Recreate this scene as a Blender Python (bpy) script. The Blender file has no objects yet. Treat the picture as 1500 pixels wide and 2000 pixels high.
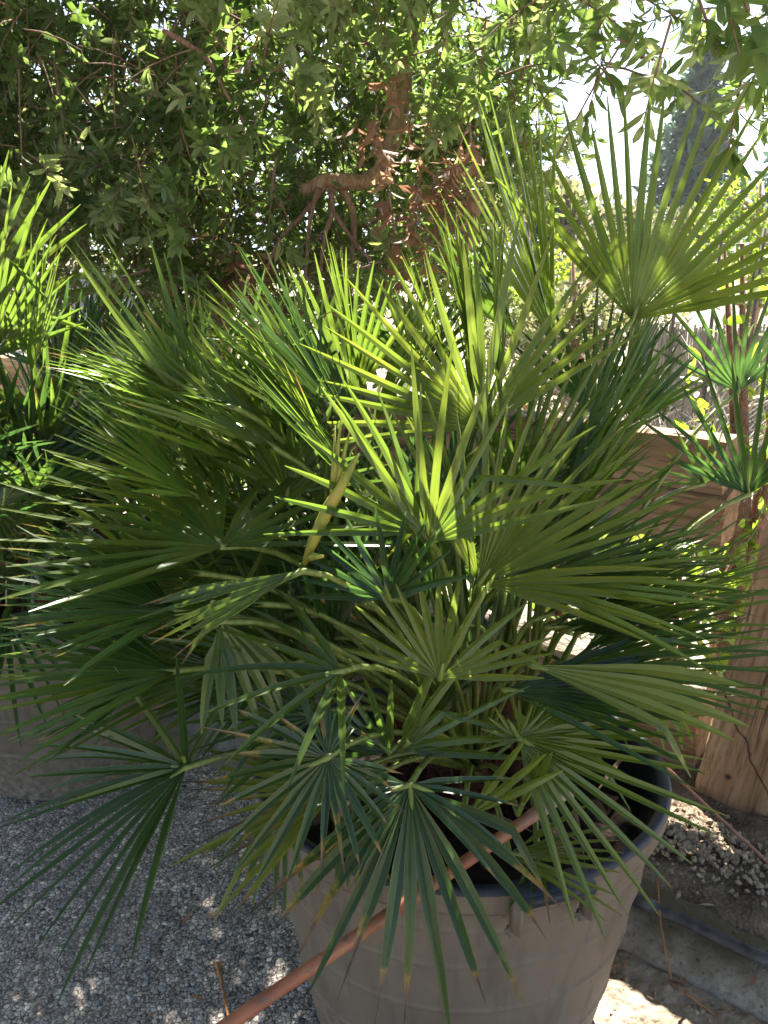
import bpy, math, random
import numpy as np
from mathutils import Vector, Matrix
C = bpy.context.scene.collection
sc = bpy.context.scene
# ------------------------------------------------------------------ camera, sky, sun, exposure
F = 1560.0; PITCH = math.radians(16.5); CZ = 1.38
cam = bpy.data.cameras.new('camera'); camo = bpy.data.objects.new('camera', cam); C.objects.link(camo)
camo.location = (0, 0, CZ); camo.rotation_euler = (math.pi/2 - PITCH, 0, 0)
cam.sensor_fit = 'VERTICAL'; cam.angle = 2*math.atan(1000/F); cam.clip_start = 0.02; cam.clip_end = 3000
sc.camera = camo
SUN_EL, SUN_AZ = math.radians(52), math.radians(9)          # azimuth measured from +Y towards +X
S = Vector((math.sin(SUN_AZ)*math.cos(SUN_EL), math.cos(SUN_AZ)*math.cos(SUN_EL), math.sin(SUN_EL)))
w = bpy.data.worlds.new('World'); sc.world = w; w.use_nodes = True
nt = w.node_tree; bg = nt.nodes['Background']
sky = nt.nodes.new('ShaderNodeTexSky'); sky.sky_type = 'NISHITA'; sky.sun_disc = False
sky.sun_elevation = SUN_EL; sky.sun_rotation = SUN_AZ; sky.altitude = 50; sky.air_density = 0.6; sky.dust_density = 0.0; sky.ozone_density = 4.0
tint = nt.nodes.new('ShaderNodeMix'); tint.data_type = 'RGBA'; tint.blend_type = 'MULTIPLY'; tint.inputs[0].default_value = 1.0
tint.inputs[7].default_value = (1.16, 1.0, .82, 1)           # the camera's white balance for open shade
nt.links.new(sky.outputs[0], tint.inputs[6]); nt.links.new(tint.outputs[2], bg.inputs[0]); bg.inputs[1].default_value = 0.066
sl = bpy.data.lights.new('sun', 'SUN'); sl.energy = 5.0; sl.angle = math.radians(0.5); sl.color = (1, 0.94, 0.84)
so = bpy.data.objects.new('sun', sl); C.objects.link(so); so.rotation_euler = S.to_track_quat('Z', 'Y').to_euler()
sc.view_settings.view_transform = 'Standard'; sc.view_settings.look = 'None'
sc.view_settings.exposure = 2.62; sc.view_settings.gamma = 1.0
sc.render.engine = 'CYCLES'
cy = sc.cycles
cy.max_bounces = 9; cy.diffuse_bounces = 5; cy.glossy_bounces = 3; cy.transmission_bounces = 6; cy.transparent_max_bounces = 8
cy.sample_clamp_indirect = 6.0; cy.caustics_reflective = False; cy.caustics_refractive = False
cy.use_denoising = True

# ------------------------------------------------------------------ helpers
def ray(px, py):
    r = (px-750)/F; u = -(py-1000)/F
    return Vector((r, math.cos(PITCH)+u*math.sin(PITCH), -math.sin(PITCH)+u*math.cos(PITCH)))
def at(px, py, Y):
    d = ray(px, py); t = Y/d.y
    return Vector((d.x*t, Y, CZ+d.z*t))
def atz(px, py, z):
    d = ray(px, py); t = (z-CZ)/d.z
    return Vector((d.x*t, d.y*t, z))
def nrm(v): return v/np.maximum(np.linalg.norm(v, axis=-1, keepdims=True), 1e-9)
V3 = lambda *a: np.array(a, float)

class MB:
    """collects verts / faces / material slots / float point attributes, and links them as one mesh"""
    def __init__(s): s.v = []; s.f = []; s.m = []; s.a = {}; s.n = 0; s.uv = None
    def add(s, verts, faces, mi=0, **attrs):
        base = s.n; verts = [tuple(v) for v in verts]; s.v += verts; s.n += len(verts)
        s.f += [tuple(i+base for i in f) for f in faces]; s.m += [mi]*len(faces)
        for k, val in attrs.items():
            L = s.a.setdefault(k, []); L += [0.0]*(base-len(L))
            L += list(val) if hasattr(val, '__len__') else [val]*len(verts)
    def box(s, c, size, R=None, mi=0, bev=0.0, **at_):
        hx, hy, hz = [q/2 for q in size]; P = []
        if bev <= 0:
            P = [(x, y, z) for x in (-hx, hx) for y in (-hy, hy) for z in (-hz, hz)]
            Fs = [(0,1,3,2),(4,6,7,5),(0,4,5,1),(2,3,7,6),(0,2,6,4),(1,5,7,3)]
        else:
            bm = __import__('bmesh').new(); __import__('bmesh').ops.create_cube(bm, size=1)
            for v in bm.verts: v.co = Vector((v.co.x*size[0], v.co.y*size[1], v.co.z*size[2]))
            __import__('bmesh').ops.bevel(bm, geom=bm.edges[:], offset=bev, segments=2, affect='EDGES')
            bm.verts.index_update(); P = [v.co[:] for v in bm.verts]; Fs = [[v.index for v in f.verts] for f in bm.faces]; bm.free()
        P = [Vector(p) for p in P]
        if R is not None: P = [R @ p for p in P]
        s.add([p+Vector(c) for p in P], Fs, mi, **at_)
    def tube(s, pts, rad, k=6, mi=0, cap=True, **at_):
        pts = np.array([tuple(p) for p in pts], float); n = len(pts)
        rad = np.broadcast_to(np.array(rad, float), (n,))
        T = np.gradient(pts, axis=0); T = nrm(T)
        ref = V3(0, 0, 1) if abs(T[0][2]) < .9 else V3(1, 0, 0)
        vs = []; u = None
        for i in range(n):
            if u is None: u = np.cross(T[i], ref)
            u = u - T[i]*np.dot(u, T[i]); u = u/np.linalg.norm(u); q = np.cross(T[i], u)
            for j in range(k):
                a = 2*math.pi*j/k; vs.append(pts[i]+rad[i]*(math.cos(a)*u+math.sin(a)*q))
        fs = [(i*k+j, i*k+(j+1) % k, (i+1)*k+(j+1) % k, (i+1)*k+j) for i in range(n-1) for j in range(k)]
        if cap: fs += [tuple(range(k-1, -1, -1)), tuple((n-1)*k+j for j in range(k))]
        s.add(vs, fs, mi, **at_)
    def lathe(s, prof, k=64, sx=1.0, sy=1.0, mi=0, **at_):
        vs = [(r*sx*math.cos(2*math.pi*j/k), r*sy*math.sin(2*math.pi*j/k), z) for r, z in prof for j in range(k)]
        s.add(vs, [(i*k+j, i*k+(j+1) % k, (i+1)*k+(j+1) % k, (i+1)*k+j) for i in range(len(prof)-1) for j in range(k)], mi, **at_)
    def build(s, name, mats, parent=None, loc=(0, 0, 0), smooth=True, rotz=0.0):
        me = bpy.data.meshes.new(name); me.from_pydata(s.v, [], s.f)
        mats = mats if isinstance(mats, (list, tuple)) else [mats]
        for m in mats: me.materials.append(m)
        me.polygons.foreach_set('material_index', s.m)
        if smooth: me.polygons.foreach_set('use_smooth', [True]*len(s.f))
        for k, L in s.a.items():
            L = L+[0.0]*(s.n-len(L)); me.attributes.new(k, 'FLOAT', 'POINT').data.foreach_set('value', L)
        me.update()
        o = bpy.data.objects.new(name, me); C.objects.link(o); o.location = loc; o.rotation_euler = (0, 0, rotz)
        if parent is not None: o.parent = parent
        return o
def sharp(o, ang=40):
    me = o.data
    me.shade_smooth() if hasattr(me, 'shade_smooth') else None
    try: me.set_sharp_from_angle(angle=math.radians(ang))
    except Exception: pass
    return o
def cloud(name, verts, loops, totals, mats, parent=None, loc=(0, 0, 0), attrs={}, smooth=False, mi=None):
    """a mesh straight from numpy arrays (leaf clouds)"""
    me = bpy.data.meshes.new(name); verts = np.asarray(verts, np.float32)
    me.vertices.add(len(verts)); me.vertices.foreach_set('co', verts.ravel())
    me.loops.add(len(loops)); me.loops.foreach_set('vertex_index', np.asarray(loops, np.int32))
    me.polygons.add(len(totals)); starts = np.concatenate([[0], np.cumsum(totals)[:-1]]).astype(np.int32)
    me.polygons.foreach_set('loop_start', starts)
    if mi is not None: me.polygons.foreach_set('material_index', np.asarray(mi, np.int32))
    for m in (mats if isinstance(mats, (list, tuple)) else [mats]): me.materials.append(m)
    me.polygons.foreach_set('use_smooth', np.full(len(totals), smooth))
    for k, v in attrs.items(): me.attributes.new(k, 'FLOAT', 'POINT').data.foreach_set('value', np.asarray(v, np.float32))
    me.update(calc_edges=True); me.validate()
    o = bpy.data.objects.new(name, me); C.objects.link(o); o.location = loc
    if parent is not None: o.parent = parent
    return o
def leaf_arrays(P, D, N, L, W, var, fold=0.25, curl=0.12, broad=.5):
    """one folded, curled leaf per row: 8 verts, 6 faces"""
    D = nrm(D); N = nrm(N-D*np.sum(N*D, 1, keepdims=True)); B = np.cross(D, N); L = L[:, None]; W = W[:, None]
    n = len(P); v = np.empty((n, 8, 3))
    def pt(t, s): return P+D*(t*L)+B*(s*W)+N*(abs(s)*fold*W-curl*L*t*t)
    v[:, 0] = pt(0, 0); v[:, 1] = pt(.33, 0); v[:, 2] = pt(.68, 0); v[:, 3] = pt(1, 0)
    a, b = (.42, .40) if broad > .45 else (.36, .46)
    v[:, 4] = pt(.30, a); v[:, 5] = pt(.68, b); v[:, 6] = pt(.30, -a); v[:, 7] = pt(.68, -b)
    pat = np.array([0, 4, 1, 1, 4, 5, 2, 2, 5, 3, 0, 1, 6, 1, 2, 7, 6, 2, 3, 7])
    loops = (np.arange(n)[:, None]*8+pat).ravel(); tot = np.tile([3, 4, 3, 3, 4, 3], n)
    return v.reshape(-1, 3), loops, tot, np.repeat(var, 8)
def tubes_arrays(P, R, k=4):
    """P: n x K x 3 polylines, R: n x K radii -> open tubes"""
    n, K, _ = P.shape; T = nrm(np.gradient(P, axis=1))
    ref = np.where(np.abs(T[:, :1, 2:3]) < .9, V3(0, 0, 1), V3(1, 0, 0))
    U = nrm(np.cross(T, np.broadcast_to(ref, T.shape))); Q = np.cross(T, U)
    ang = 2*np.pi*np.arange(k)/k
    v = P[:, :, None]+R[:, :, None, None]*(np.cos(ang)[None, None, :, None]*U[:, :, None]+np.sin(ang)[None, None, :, None]*Q[:, :, None])
    i = np.arange(K-1)[:, None]*k; j = np.arange(k)[None]
    q = np.stack([i+j, i+(j+1) % k, i+k+(j+1) % k, i+k+j], -1).reshape(-1)
    loops = (np.arange(n)[:, None]*K*k+q).ravel()
    return v.reshape(-1, 3), loops, np.full(n*(K-1)*k, 4)
def thing(name, label, cat, loc=(0, 0, 0), group=None, rotz=0):
    o = bpy.data.objects.new(name, None); C.objects.link(o); o.location = loc; o.rotation_euler = (0, 0, rotz)
    o.empty_display_size = .1
    return tag(o, label, cat, group)
def tag(o, label, cat, group=None):
    o['label'] = label; o['category'] = cat
    if group: o['group'] = group
    return o
def kind(o, k): o['kind'] = k; return o

# ------------------------------------------------------------------ materials
class M_:
    def __init__(s, name):
        s.m = bpy.data.materials.new(name); s.m.use_nodes = True; s.t = s.m.node_tree; s.t.nodes.clear()
        s.out = s.n('ShaderNodeOutputMaterial')
    def n(s, typ, ins={}, **props):
        nd = s.t.nodes.new(typ)
        for k, v in props.items(): setattr(nd, k, v)
        for k, v in ins.items():
            sock = nd.inputs[k]
            if isinstance(v, bpy.types.NodeSocket): s.t.links.new(v, sock)
            elif isinstance(v, bpy.types.Node): s.t.links.new(v.outputs[0], sock)
            else: sock.default_value = v
        return nd
    def tex(s, kind_='Object'): return s.n('ShaderNodeTexCoord').outputs[kind_]
    def map(s, vec, scale=(1, 1, 1), rot=(0, 0, 0)): return s.n('ShaderNodeMapping', {'Vector': vec, 'Scale': scale, 'Rotation': rot}).outputs[0]
    def noise(s, vec, scale, detail=6, rough=.55, out=0): return s.n('ShaderNodeTexNoise', {'Vector': vec, 'Scale': scale, 'Detail': detail, 'Roughness': rough}).outputs[out]
    def vor(s, vec, scale, feature='F1', out='Distance', rnd=1.0): return s.n('ShaderNodeTexVoronoi', {'Vector': vec, 'Scale': scale, 'Randomness': rnd}, feature=feature).outputs[out]
    def ramp(s, fac, stops, interp='LINEAR'):
        r = s.n('ShaderNodeValToRGB', {'Fac': fac}); e = r.color_ramp; e.interpolation = interp
        while len(e.elements) < len(stops): e.elements.new(.5)
        for el, (p, c) in zip(e.elements, stops):
            el.position = p; el.color = (c if hasattr(c, '__len__') else (c, c, c))+((1,) if (not hasattr(c, '__len__') or len(c) == 3) else ())
        return r.outputs[0]
    def mix(s, fac, a, b, mode='MIX'):
        m = s.n('ShaderNodeMix', data_type='RGBA', blend_type=mode)
        for i, v in ((0, fac), (6, a), (7, b)):
            if isinstance(v, bpy.types.NodeSocket): s.t.links.new(v, m.inputs[i])
            else: m.inputs[i].default_value = v if i == 0 or len(v) == 4 else tuple(v)+(1,)
        return m.outputs[2]
    def math(s, op, a, b=0.0, c=0.0): return s.n('ShaderNodeMath', {0: a, 1: b, 2: c}, operation=op).outputs[0]
    def attr(s, name): return s.n('ShaderNodeAttribute', attribute_name=name).outputs['Fac']
    def bump(s, h, strength=.5, dist=.01, norm=None):
        d = {'Height': h, 'Strength': strength, 'Distance': dist}
        if norm is not None: d['Normal'] = norm
        return s.n('ShaderNodeBump', d).outputs[0]
    def pbr(s, col, rough=.6, normal=None, spec=.4, **kw):
        d = {'Base Color': col if isinstance(col, bpy.types.NodeSocket) else tuple(col)+(1,), 'Roughness': rough, 'Specular IOR Level': spec}
        if normal is not None: d['Normal'] = normal
        d.update(kw)
        return s.n('ShaderNodeBsdfPrincipled', d).outputs[0]
    def done(s, shader): s.t.links.new(shader, s.out.inputs[0]); return s.m

def leafy(name, stops, trans, tfac=.4, rough=.4, spec=.5, agestops=None, vein=None, tm=.5, tg=2.2):
    """two-sided leaf: glossy reflecting face + light passing through"""
    b = M_(name); oc = b.tex(); nz = b.noise(oc, 9, 4)
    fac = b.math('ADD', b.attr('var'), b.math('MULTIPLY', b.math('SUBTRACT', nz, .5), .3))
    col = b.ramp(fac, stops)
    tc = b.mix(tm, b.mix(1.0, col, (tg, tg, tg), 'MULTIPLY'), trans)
    if vein:
        sp = b.noise(b.tex(), 420, 2)
        col = b.mix(b.ramp(sp, [(.62, 0.0), (.74, .22)]), col, (.14, .17, .05))
        rib = b.ramp(b.attr('rib'), [(0.0, .8), (.10, .0), (.84, .0), (.96, .9)])
        col = b.mix(b.math('MULTIPLY', rib, .75), col, vein); tc = b.mix(b.math('MULTIPLY', rib, .5), tc, vein)
    if agestops:
        ag = b.math('ADD', b.attr('age'), b.math('MULTIPLY', b.math('SUBTRACT', b.noise(oc, 75, 5, .65), .5), .75))
        ag = b.math('MULTIPLY', ag, b.ramp(b.attr('age'), [(.0, 0.0), (.06, 1.0)]))
        am = b.ramp(ag, [(0.12, 0.0), (0.3, 1.0)]); ac = b.ramp(ag, agestops)
        col = b.mix(am, col, ac); tc = b.mix(am, tc, ac)
    bp = b.bump(b.noise(b.tex(), 130, 3), .12, .002)
    p = b.pbr(col, rough, bp, spec)
    t = b.n('ShaderNodeBsdfTranslucent', {'Color': tc}).outputs[0]
    return b.done(b.n('ShaderNodeMixShader', {0: tfac, 1: p, 2: t}).outputs[0])

AGE = [(0.15, (.19, .19, .018)), (.32, (.26, .17, .03)), (.5, (.17, .095, .05)), (.72, (.085, .06, .045)), (1.0, (.035, .030, .028))]
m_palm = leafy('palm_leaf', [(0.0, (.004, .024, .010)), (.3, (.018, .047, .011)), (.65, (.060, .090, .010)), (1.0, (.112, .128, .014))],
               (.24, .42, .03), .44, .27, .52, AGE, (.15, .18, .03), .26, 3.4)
m_palmblue = leafy('palm_leaf_shade_blue', [(0.0, (.012, .055, .045)), (.5, (.030, .085, .060)), (1.0, (.07, .12, .06))],  # bluish cast of the shade is mixed into this leaf colour
               (.16, .36, .10), .35, .42, .5, AGE, (.18, .24, .12))
m_bottle = leafy('bottlebrush_leaf', [(0.0, (.022, .048, .016)), (.4, (.082, .130, .040)), (.7, (.17, .21, .080)), (1.0, (.29, .31, .15))],
               (.30, .46, .05), .45, .36, .42)
m_deadleaf = leafy('dead_leaf', [(0.0, (.11, .062, .04)), (.5, (.27, .145, .085)), (1.0, (.42, .28, .18))], (.38, .19, .09), .3, .6, .3)
m_shrub = leafy('shrub_leaf', [(0.0, (.03, .08, .012)), (.5, (.07, .14, .02)), (1.0, (.14, .20, .03))], (.50, .62, .03), .5, .38, .5)
m_fardark = leafy('conifer_needles', [(0.0, (.018, .045, .030)), (.5, (.04, .075, .05)), (1.0, (.07, .11, .07))], (.10, .18, .08), .3, .6, .3)
m_faryel = leafy('dry_bush_leaf', [(0.0, (.06, .075, .03)), (.5, (.13, .13, .06)), (1.0, (.24, .21, .12))], (.28, .30, .10), .4, .6, .3)
m_straw = leafy('straw', [(0.0, (.17, .15, .12)), (.5, (.32, .28, .23)), (1.0, (.5, .46, .40))], (.4, .36, .28), .25, .6, .3)

def mk_bark(name, c0, c1, c2, sc_=(14, 14, 3), bumps=.6, rough=.85):
    b = M_(name); v = b.map(b.tex(), sc_); a = b.noise(v, 6, 8, .65); c = b.ramp(a, [(.3, c0), (.52, c1), (.72, c2)])
    return b.done(b.pbr(c, rough, b.bump(a, bumps, .01), .25))
m_bark = mk_bark('bark', (.13, .075, .042), (.30, .185, .11), (.44, .30, .20))
m_twig = mk_bark('twig', (.10, .05, .035), (.22, .12, .085), (.34, .22, .16), (30, 30, 10), .2)
m_caps = mk_bark('seed_capsule', (.10, .065, .045), (.24, .16, .11), (.42, .30, .20), (90, 90, 90), .3)
m_fibre = mk_bark('palm_fibre', (.035, .012, .008), (.13, .045, .028), (.30, .13, .08), (70, 70, 16), 1.0)
def mk_petiole():
    b = M_('petiole'); c = b.ramp(b.noise(b.map(b.tex(), (20, 20, 4)), 5, 4), [(.3, (.06, .10, .015)), (.6, (.16, .19, .035)), (.8, (.24, .23, .07))])
    return b.done(b.pbr(c, .45, None, .45))
m_pet = mk_petiole()
def mk_spathe():
    b = M_('spathe'); c = b.ramp(b.noise(b.map(b.tex(), (8, 8, 3)), 9, 4), [(.3, (.14, .16, .02)), (.55, (.27, .25, .04)), (.72, (.34, .20, .05))])
    return b.done(b.pbr(c, .5, None, .3))
m_spathe = mk_spathe()
def mk_plastic(name, base, dust, rough=.55, dustamt=.6):
    b = M_(name); oc = b.tex(); n1 = b.noise(b.map(oc, (1, 1, .55)), 5, 8, .62); n2 = b.noise(oc, 60, 5, .7)
    streak = b.noise(b.map(oc, (14, 14, 1.2)), 2.5, 5)
    f = b.math('ADD', b.math('MULTIPLY', n1, .55), b.math('ADD', b.math('MULTIPLY', n2, .22), b.math('MULTIPLY', streak, .3)))
    c = b.mix(b.ramp(f, [(.38, 0.0), (.72, dustamt)]), base, dust)
    spots = b.ramp(b.vor(oc, 38), [(.04, 1.0), (.085, 0.0)])
    c = b.mix(b.math('MULTIPLY', spots, b.ramp(b.noise(oc, 3, 2), [(.5, 0.0), (.62, .6)])), c, (.38, .34, .28))
    drip = b.ramp(b.noise(b.map(oc, (22, 22, .9)), 1.6, 4, .6), [(.50, 0.0), (.66, .5)])
    c = b.mix(drip, c, tuple(q*.62 for q in base))
    low = b.n('ShaderNodeSeparateXYZ', {0: oc}).outputs[2]
    c = b.mix(b.math('MULTIPLY', b.ramp(low, [(.02, 1.0), (.22, 0.0)]), b.ramp(n2, [(.42, 0.0), (.6, .8)])), c, (.30, .245, .18))
    return b.done(b.pbr(c, b.ramp(f, [(.3, rough-.12), (.7, rough+.25)]), b.bump(n2, .12, .003), .4))
m_pot = mk_plastic('dusty_pot_plastic', (.115, .088, .064), (.235, .182, .128))
m_potdark = mk_plastic('dark_pot_plastic', (.012, .017, .026), (.035, .042, .052), .42, .5)
def mk_soil():
    b = M_('soil'); oc = b.tex(); a = b.noise(oc, 40, 8, .7); c = b.ramp(a, [(.3, (.010, .008, .007)), (.55, (.035, .024, .018)), (.72, (.10, .06, .04))])
    return b.done(b.pbr(c, .95, b.bump(a, 1.0, .02), .2))
m_soil = mk_soil()
def mk_asphalt():
    b = M_('chip_seal'); oc = b.tex(); warp = b.n('ShaderNodeVectorMath', {0: oc, 1: b.n('ShaderNodeVectorMath', {0: b.noise(oc, 90, 2, out=1), 1: (.012, .012, .0)}, operation='MULTIPLY').outputs[0]}, operation='ADD').outputs[0]
    d = b.vor(warp, 104); cc = b.vor(warp, 104, out='Color'); e = b.vor(warp, 104, feature='DISTANCE_TO_EDGE')
    d2 = b.vor(warp, 190); c2 = b.vor(warp, 190, out='Color')
    sepv = b.n('ShaderNodeSeparateColor', {0: cc}).outputs[0]; sep2 = b.n('ShaderNodeSeparateColor', {0: c2}).outputs[0]
    stone = b.ramp(sepv, [(0.0, (.17, .165, .165)), (.4, (.27, .262, .26)), (.75, (.38, .365, .355)), (.93, (.48, .455, .42)), (1.0, (.62, .58, .53))])
    small = b.ramp(sep2, [(0.0, (.09, .088, .088)), (.6, (.20, .195, .19)), (1.0, (.40, .38, .36))])
    big = b.ramp(b.noise(oc, 30, 2), [(.46, 0.0), (.54, 1.0)])
    col = b.mix(big, small, stone)
    gap = b.ramp(e, [(0.02, 0.0), (.12, 1.0)])
    col = b.mix(1.0, b.mix(gap, (.030, .028, .030), col), (1.52, 1.38, 1.26), 'MULTIPLY')
    dirt = b.ramp(b.noise(oc, 2.6, 7, .65), [(.5, 0.0), (.72, .55)])
    col = b.mix(dirt, col, (.20, .16, .115))
    h = b.math('SUBTRACT', 1.0, b.math('MULTIPLY', d, 1.1)); h = b.math('ADD', h, b.math('MULTIPLY', d2, -.35))
    return b.done(b.pbr(col, .78, b.bump(h, .65, .006), .25))
m_asph = mk_asphalt()
def mk_dirt(name, c0, c1, c2, sc_=6.0, bd=.02):
    b = M_(name); oc = b.tex(); a = b.noise(oc, sc_, 9, .68); g = b.vor(oc, sc_*11)
    c = b.ramp(a, [(.32, c0), (.52, c1), (.70, c2)])
    c = b.mix(b.ramp(g, [(.1, .35), (.5, 0.0)]), c, c2)
    return b.done(b.pbr(c, .95, b.bump(b.math('ADD', a, b.math('MULTIPLY', g, -.35)), .9, bd), .15))
m_dirt = mk_dirt('pale_dirt', (.15, .112, .075), (.25, .195, .140), (.36, .295, .225))
m_bank = mk_dirt('dark_damp_soil', (.075, .052, .036), (.165, .120, .085), (.29, .225, .165), 9)
m_rubble = mk_dirt('rubble_stone', (.16, .12, .085), (.28, .22, .16), (.42, .35, .26), 30, .004)
m_yard = mk_dirt('yard_ground', (.28, .23, .165), (.38, .325, .25), (.48, .43, .35), 2.5, .03)
def mk_concrete():
    b = M_('old_concrete'); oc = b.tex(); a = b.noise(oc, 5, 9, .65); f = b.noise(oc, 90, 5, .7); m = b.noise(oc, 2.2, 6, .6)
    c = b.ramp(a, [(.3, (.16, .135, .10)), (.5, (.29, .255, .21)), (.68, (.42, .385, .33))])
    c = b.mix(b.ramp(m, [(.48, 0.0), (.60, .85)]), c, (.095, .075, .035))
    c = b.mix(b.ramp(f, [(.35, .6), (.5, 0.0)]), c, (.08, .065, .05))
    c = b.mix(b.ramp(b.vor(oc, 32), [(.07, .8), (.14, 0.0)]), c, (.04, .035, .03))
    h = b.math('ADD', a, b.math('MULTIPLY', f, .4))
    return b.done(b.pbr(c, .92, b.bump(h, .8, .012), .2))
m_conc = mk_concrete()
def mk_wood(name, long_axis, post=False):
    b = M_(name); oc = b.tex(); s1 = [5.0, 5.0, 5.0]; s1[long_axis] = .45; s2 = [26.0, 26.0, 26.0]; s2[long_axis] = 1.3
    g = b.noise(b.map(oc, s1), 3, 7, .6); fine = b.noise(b.map(oc, s2), 3.2, 6, .7); blot = b.noise(oc, 3.0, 6, .6)
    c = b.ramp(g, [(.3, (.16, .085, .042)), (.5, (.31, .185, .10)), (.68, (.44, .29, .17))])
    c = b.mix(b.ramp(fine, [(.36, .75), (.52, 0.0)]), c, (.10, .055, .03))
    c = b.mix(b.ramp(blot, [(.52, 0.0), (.68, .6)]), c, (.10, .05, .025))
    s3 = [11.0, 11.0, 11.0]; s3[long_axis] = .55
    crack = b.ramp(b.noise(b.map(oc, s3), 2.3, 3, .5), [(.485, 0.0), (.5, 1.0), (.515, 0.0)])
    crack = b.math('MULTIPLY', crack, b.ramp(b.noise(oc, 2.1, 2), [(.48, 0.0), (.56, 1.0)]))
    c = b.mix(b.math('MULTIPLY', crack, .85), c, (.03, .016, .01))
    if post:
        xyz = b.n('ShaderNodeSeparateXYZ', {0: oc}).outputs; X, Z = xyz[0], xyz[2]
        line = b.math('ADD', b.math('MULTIPLY', Z, .72), b.math('MULTIPLY', b.math('SUBTRACT', b.noise(oc, 9, 3), .5), .07))
        dist = b.math('ABSOLUTE', b.math('SUBTRACT', b.math('SUBTRACT', X, .0), b.math('ADD', line, -.02)))
        cr2 = b.math('MULTIPLY', b.ramp(dist, [(.0012, 1.0), (.0042, 0.0)]), b.ramp(Z, [(.05, 0.0), (.09, 1.0), (.40, 1.0), (.46, 0.0)]))
        hx = b.math('SUBTRACT', X, .165); hz = b.math('SUBTRACT', Z, .135)
        hd = b.math('SQRT', b.math('ADD', b.math('MULTIPLY', hx, hx), b.math('MULTIPLY', hz, hz)))
        hole = b.ramp(hd, [(.0065, 1.0), (.0085, 0.0)]); crack = b.math('MAXIMUM', crack, b.math('MAXIMUM', cr2, hole))
        c = b.mix(b.math('MULTIPLY', b.math('MAXIMUM', cr2, hole), .92), c, (.03, .016, .01))
    h = b.math('SUBTRACT', b.math('ADD', b.math('MULTIPLY', fine, .5), b.math('MULTIPLY', g, .3)), b.math('MULTIPLY', crack, .9))
    return b.done(b.pbr(c, .82, b.bump(h, .7, .006), .25))
m_woodx = mk_wood('sleeper_wood_long', 0); m_woodz = mk_wood('sleeper_wood_upright', 2, True)
def mk_weathered():
    b = M_('weathered_wood_top'); oc = b.tex(); fine = b.noise(b.map(oc, (1.3, 30, 30)), 3, 7, .7); g = b.noise(oc, 5, 5)
    c = b.ramp(fine, [(.34, (.07, .055, .045)), (.5, (.26, .21, .165)), (.66, (.40, .34, .28))])
    c = b.mix(b.ramp(g, [(.45, 0.0), (.65, .6)]), c, (.30, .19, .11))
    return b.done(b.pbr(c, .9, b.bump(fine, 1.0, .01), .2))
m_woodtop = mk_weathered()
def plain(name, c, rough=.6, spec=.4, metal=0.0, sc_=40, amt=.35):
    b = M_(name); oc = b.tex(); n = b.noise(oc, sc_, 5, .6)
    c2 = tuple(min(1, q*(1+amt)) for q in c); c1 = tuple(q*(1-amt) for q in c)
    return b.done(b.pbr(b.ramp(n, [(.3, c1), (.7, c2)]), rough, b.bump(n, .15, .003), spec, Metallic=metal))
m_wire = plain('green_coated_wire', (.035, .06, .05), .45, .5)
m_hose = plain('dusty_black_hose', (.05, .05, .052), .6, .4, 0, 30, .8)
m_tube = plain('brown_tube', (.20, .09, .055), .45)
m_steel = plain('rusty_nail', (.12, .09, .075), .6, .5, .6)
m_reed = mk_bark('grey_reed', (.20, .18, .16), (.36, .33, .29), (.52, .49, .44), (60, 60, 4), .6)
m_hill = plain('hazy_hill', (.22, .29, .36), .95, .0, 0, .02, .15)  # pale blue of distance haze put into the hill's base colour
def mk_cane():
    b = M_('red_brown_cane'); oc = b.tex('Object'); n = b.noise(b.map(oc, (1, 1, 1)), 14, 5); f = b.noise(oc, 120, 4)
    c = b.ramp(n, [(.3, (.17, .055, .026)), (.5, (.29, .095, .042)), (.68, (.36, .15, .075))])
    c = b.mix(b.ramp(b.noise(oc, 55, 6, .7), [(.52, 0.0), (.66, .7)]), c, (.12, .075, .05))
    c = b.mix(b.math('MULTIPLY', b.attr('grey'), .75), c, (.30, .27, .26))
    return b.done(b.pbr(c, .5, b.bump(f, .1, .002), .5))
m_cane = mk_cane()
m_drytwig = plain('dry_twig', (.34, .16, .065), .8, .2, 0, 90, .4)

# ------------------------------------------------------------------ the fence line: its own axes
FD = Vector((-.79, .613, 0)).normalized(); FN = Vector((-.613, -.79, 0)).normalized(); F0 = Vector((.895, 1.88, 0))
FROT = math.atan2(FD.y, FD.x)
def fpt(along, front, z): return F0+FD*along+FN*front+Vector((0, 0, z))

# ------------------------------------------------------------------ ground
rng = np.random.default_rng(7)
def fbm(x, y, s, seed):
    r = np.random.default_rng(seed); o = 0
    for k in range(5):
        a, b, c, d = r.uniform(-1, 1, 4); o = o+np.sin((x*a+y*b)*s*2.1**k+c*6)*np.cos((x*d-y*a)*s*2.1**k+b*9)*.55**k
    return o
def ground_sheet():
    xs = np.concatenate([np.linspace(-400, -14, 14), np.linspace(-12, 14, 60), np.linspace(17, 400, 14)])
    ys = np.concatenate([np.linspace(-30, -2, 6), np.linspace(-1, 16, 60), np.linspace(18, 60, 18), np.linspace(75, 700, 14)])
    X, Y = np.meshgrid(xs, ys, indexing='ij')
    sm = np.clip((Y-7)/8, 0, 1); Z = -0.004+1.75*sm*sm*(3-2*sm)+np.clip(Y-20, 0, 400)*.02+.03*fbm(X, Y, 1.3, 3)*np.clip((Y-4)/3, 0, 1)
    n, m = X.shape; b = MB()
    b.add(np.stack([X, Y, Z], -1).reshape(-1, 3), [(i*m+j, (i+1)*m+j, (i+1)*m+j+1, i*m+j+1) for i in range(n-1) for j in range(m-1)])
    return kind(b.build('ground', m_yard), 'structure')
ground_sheet()
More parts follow.
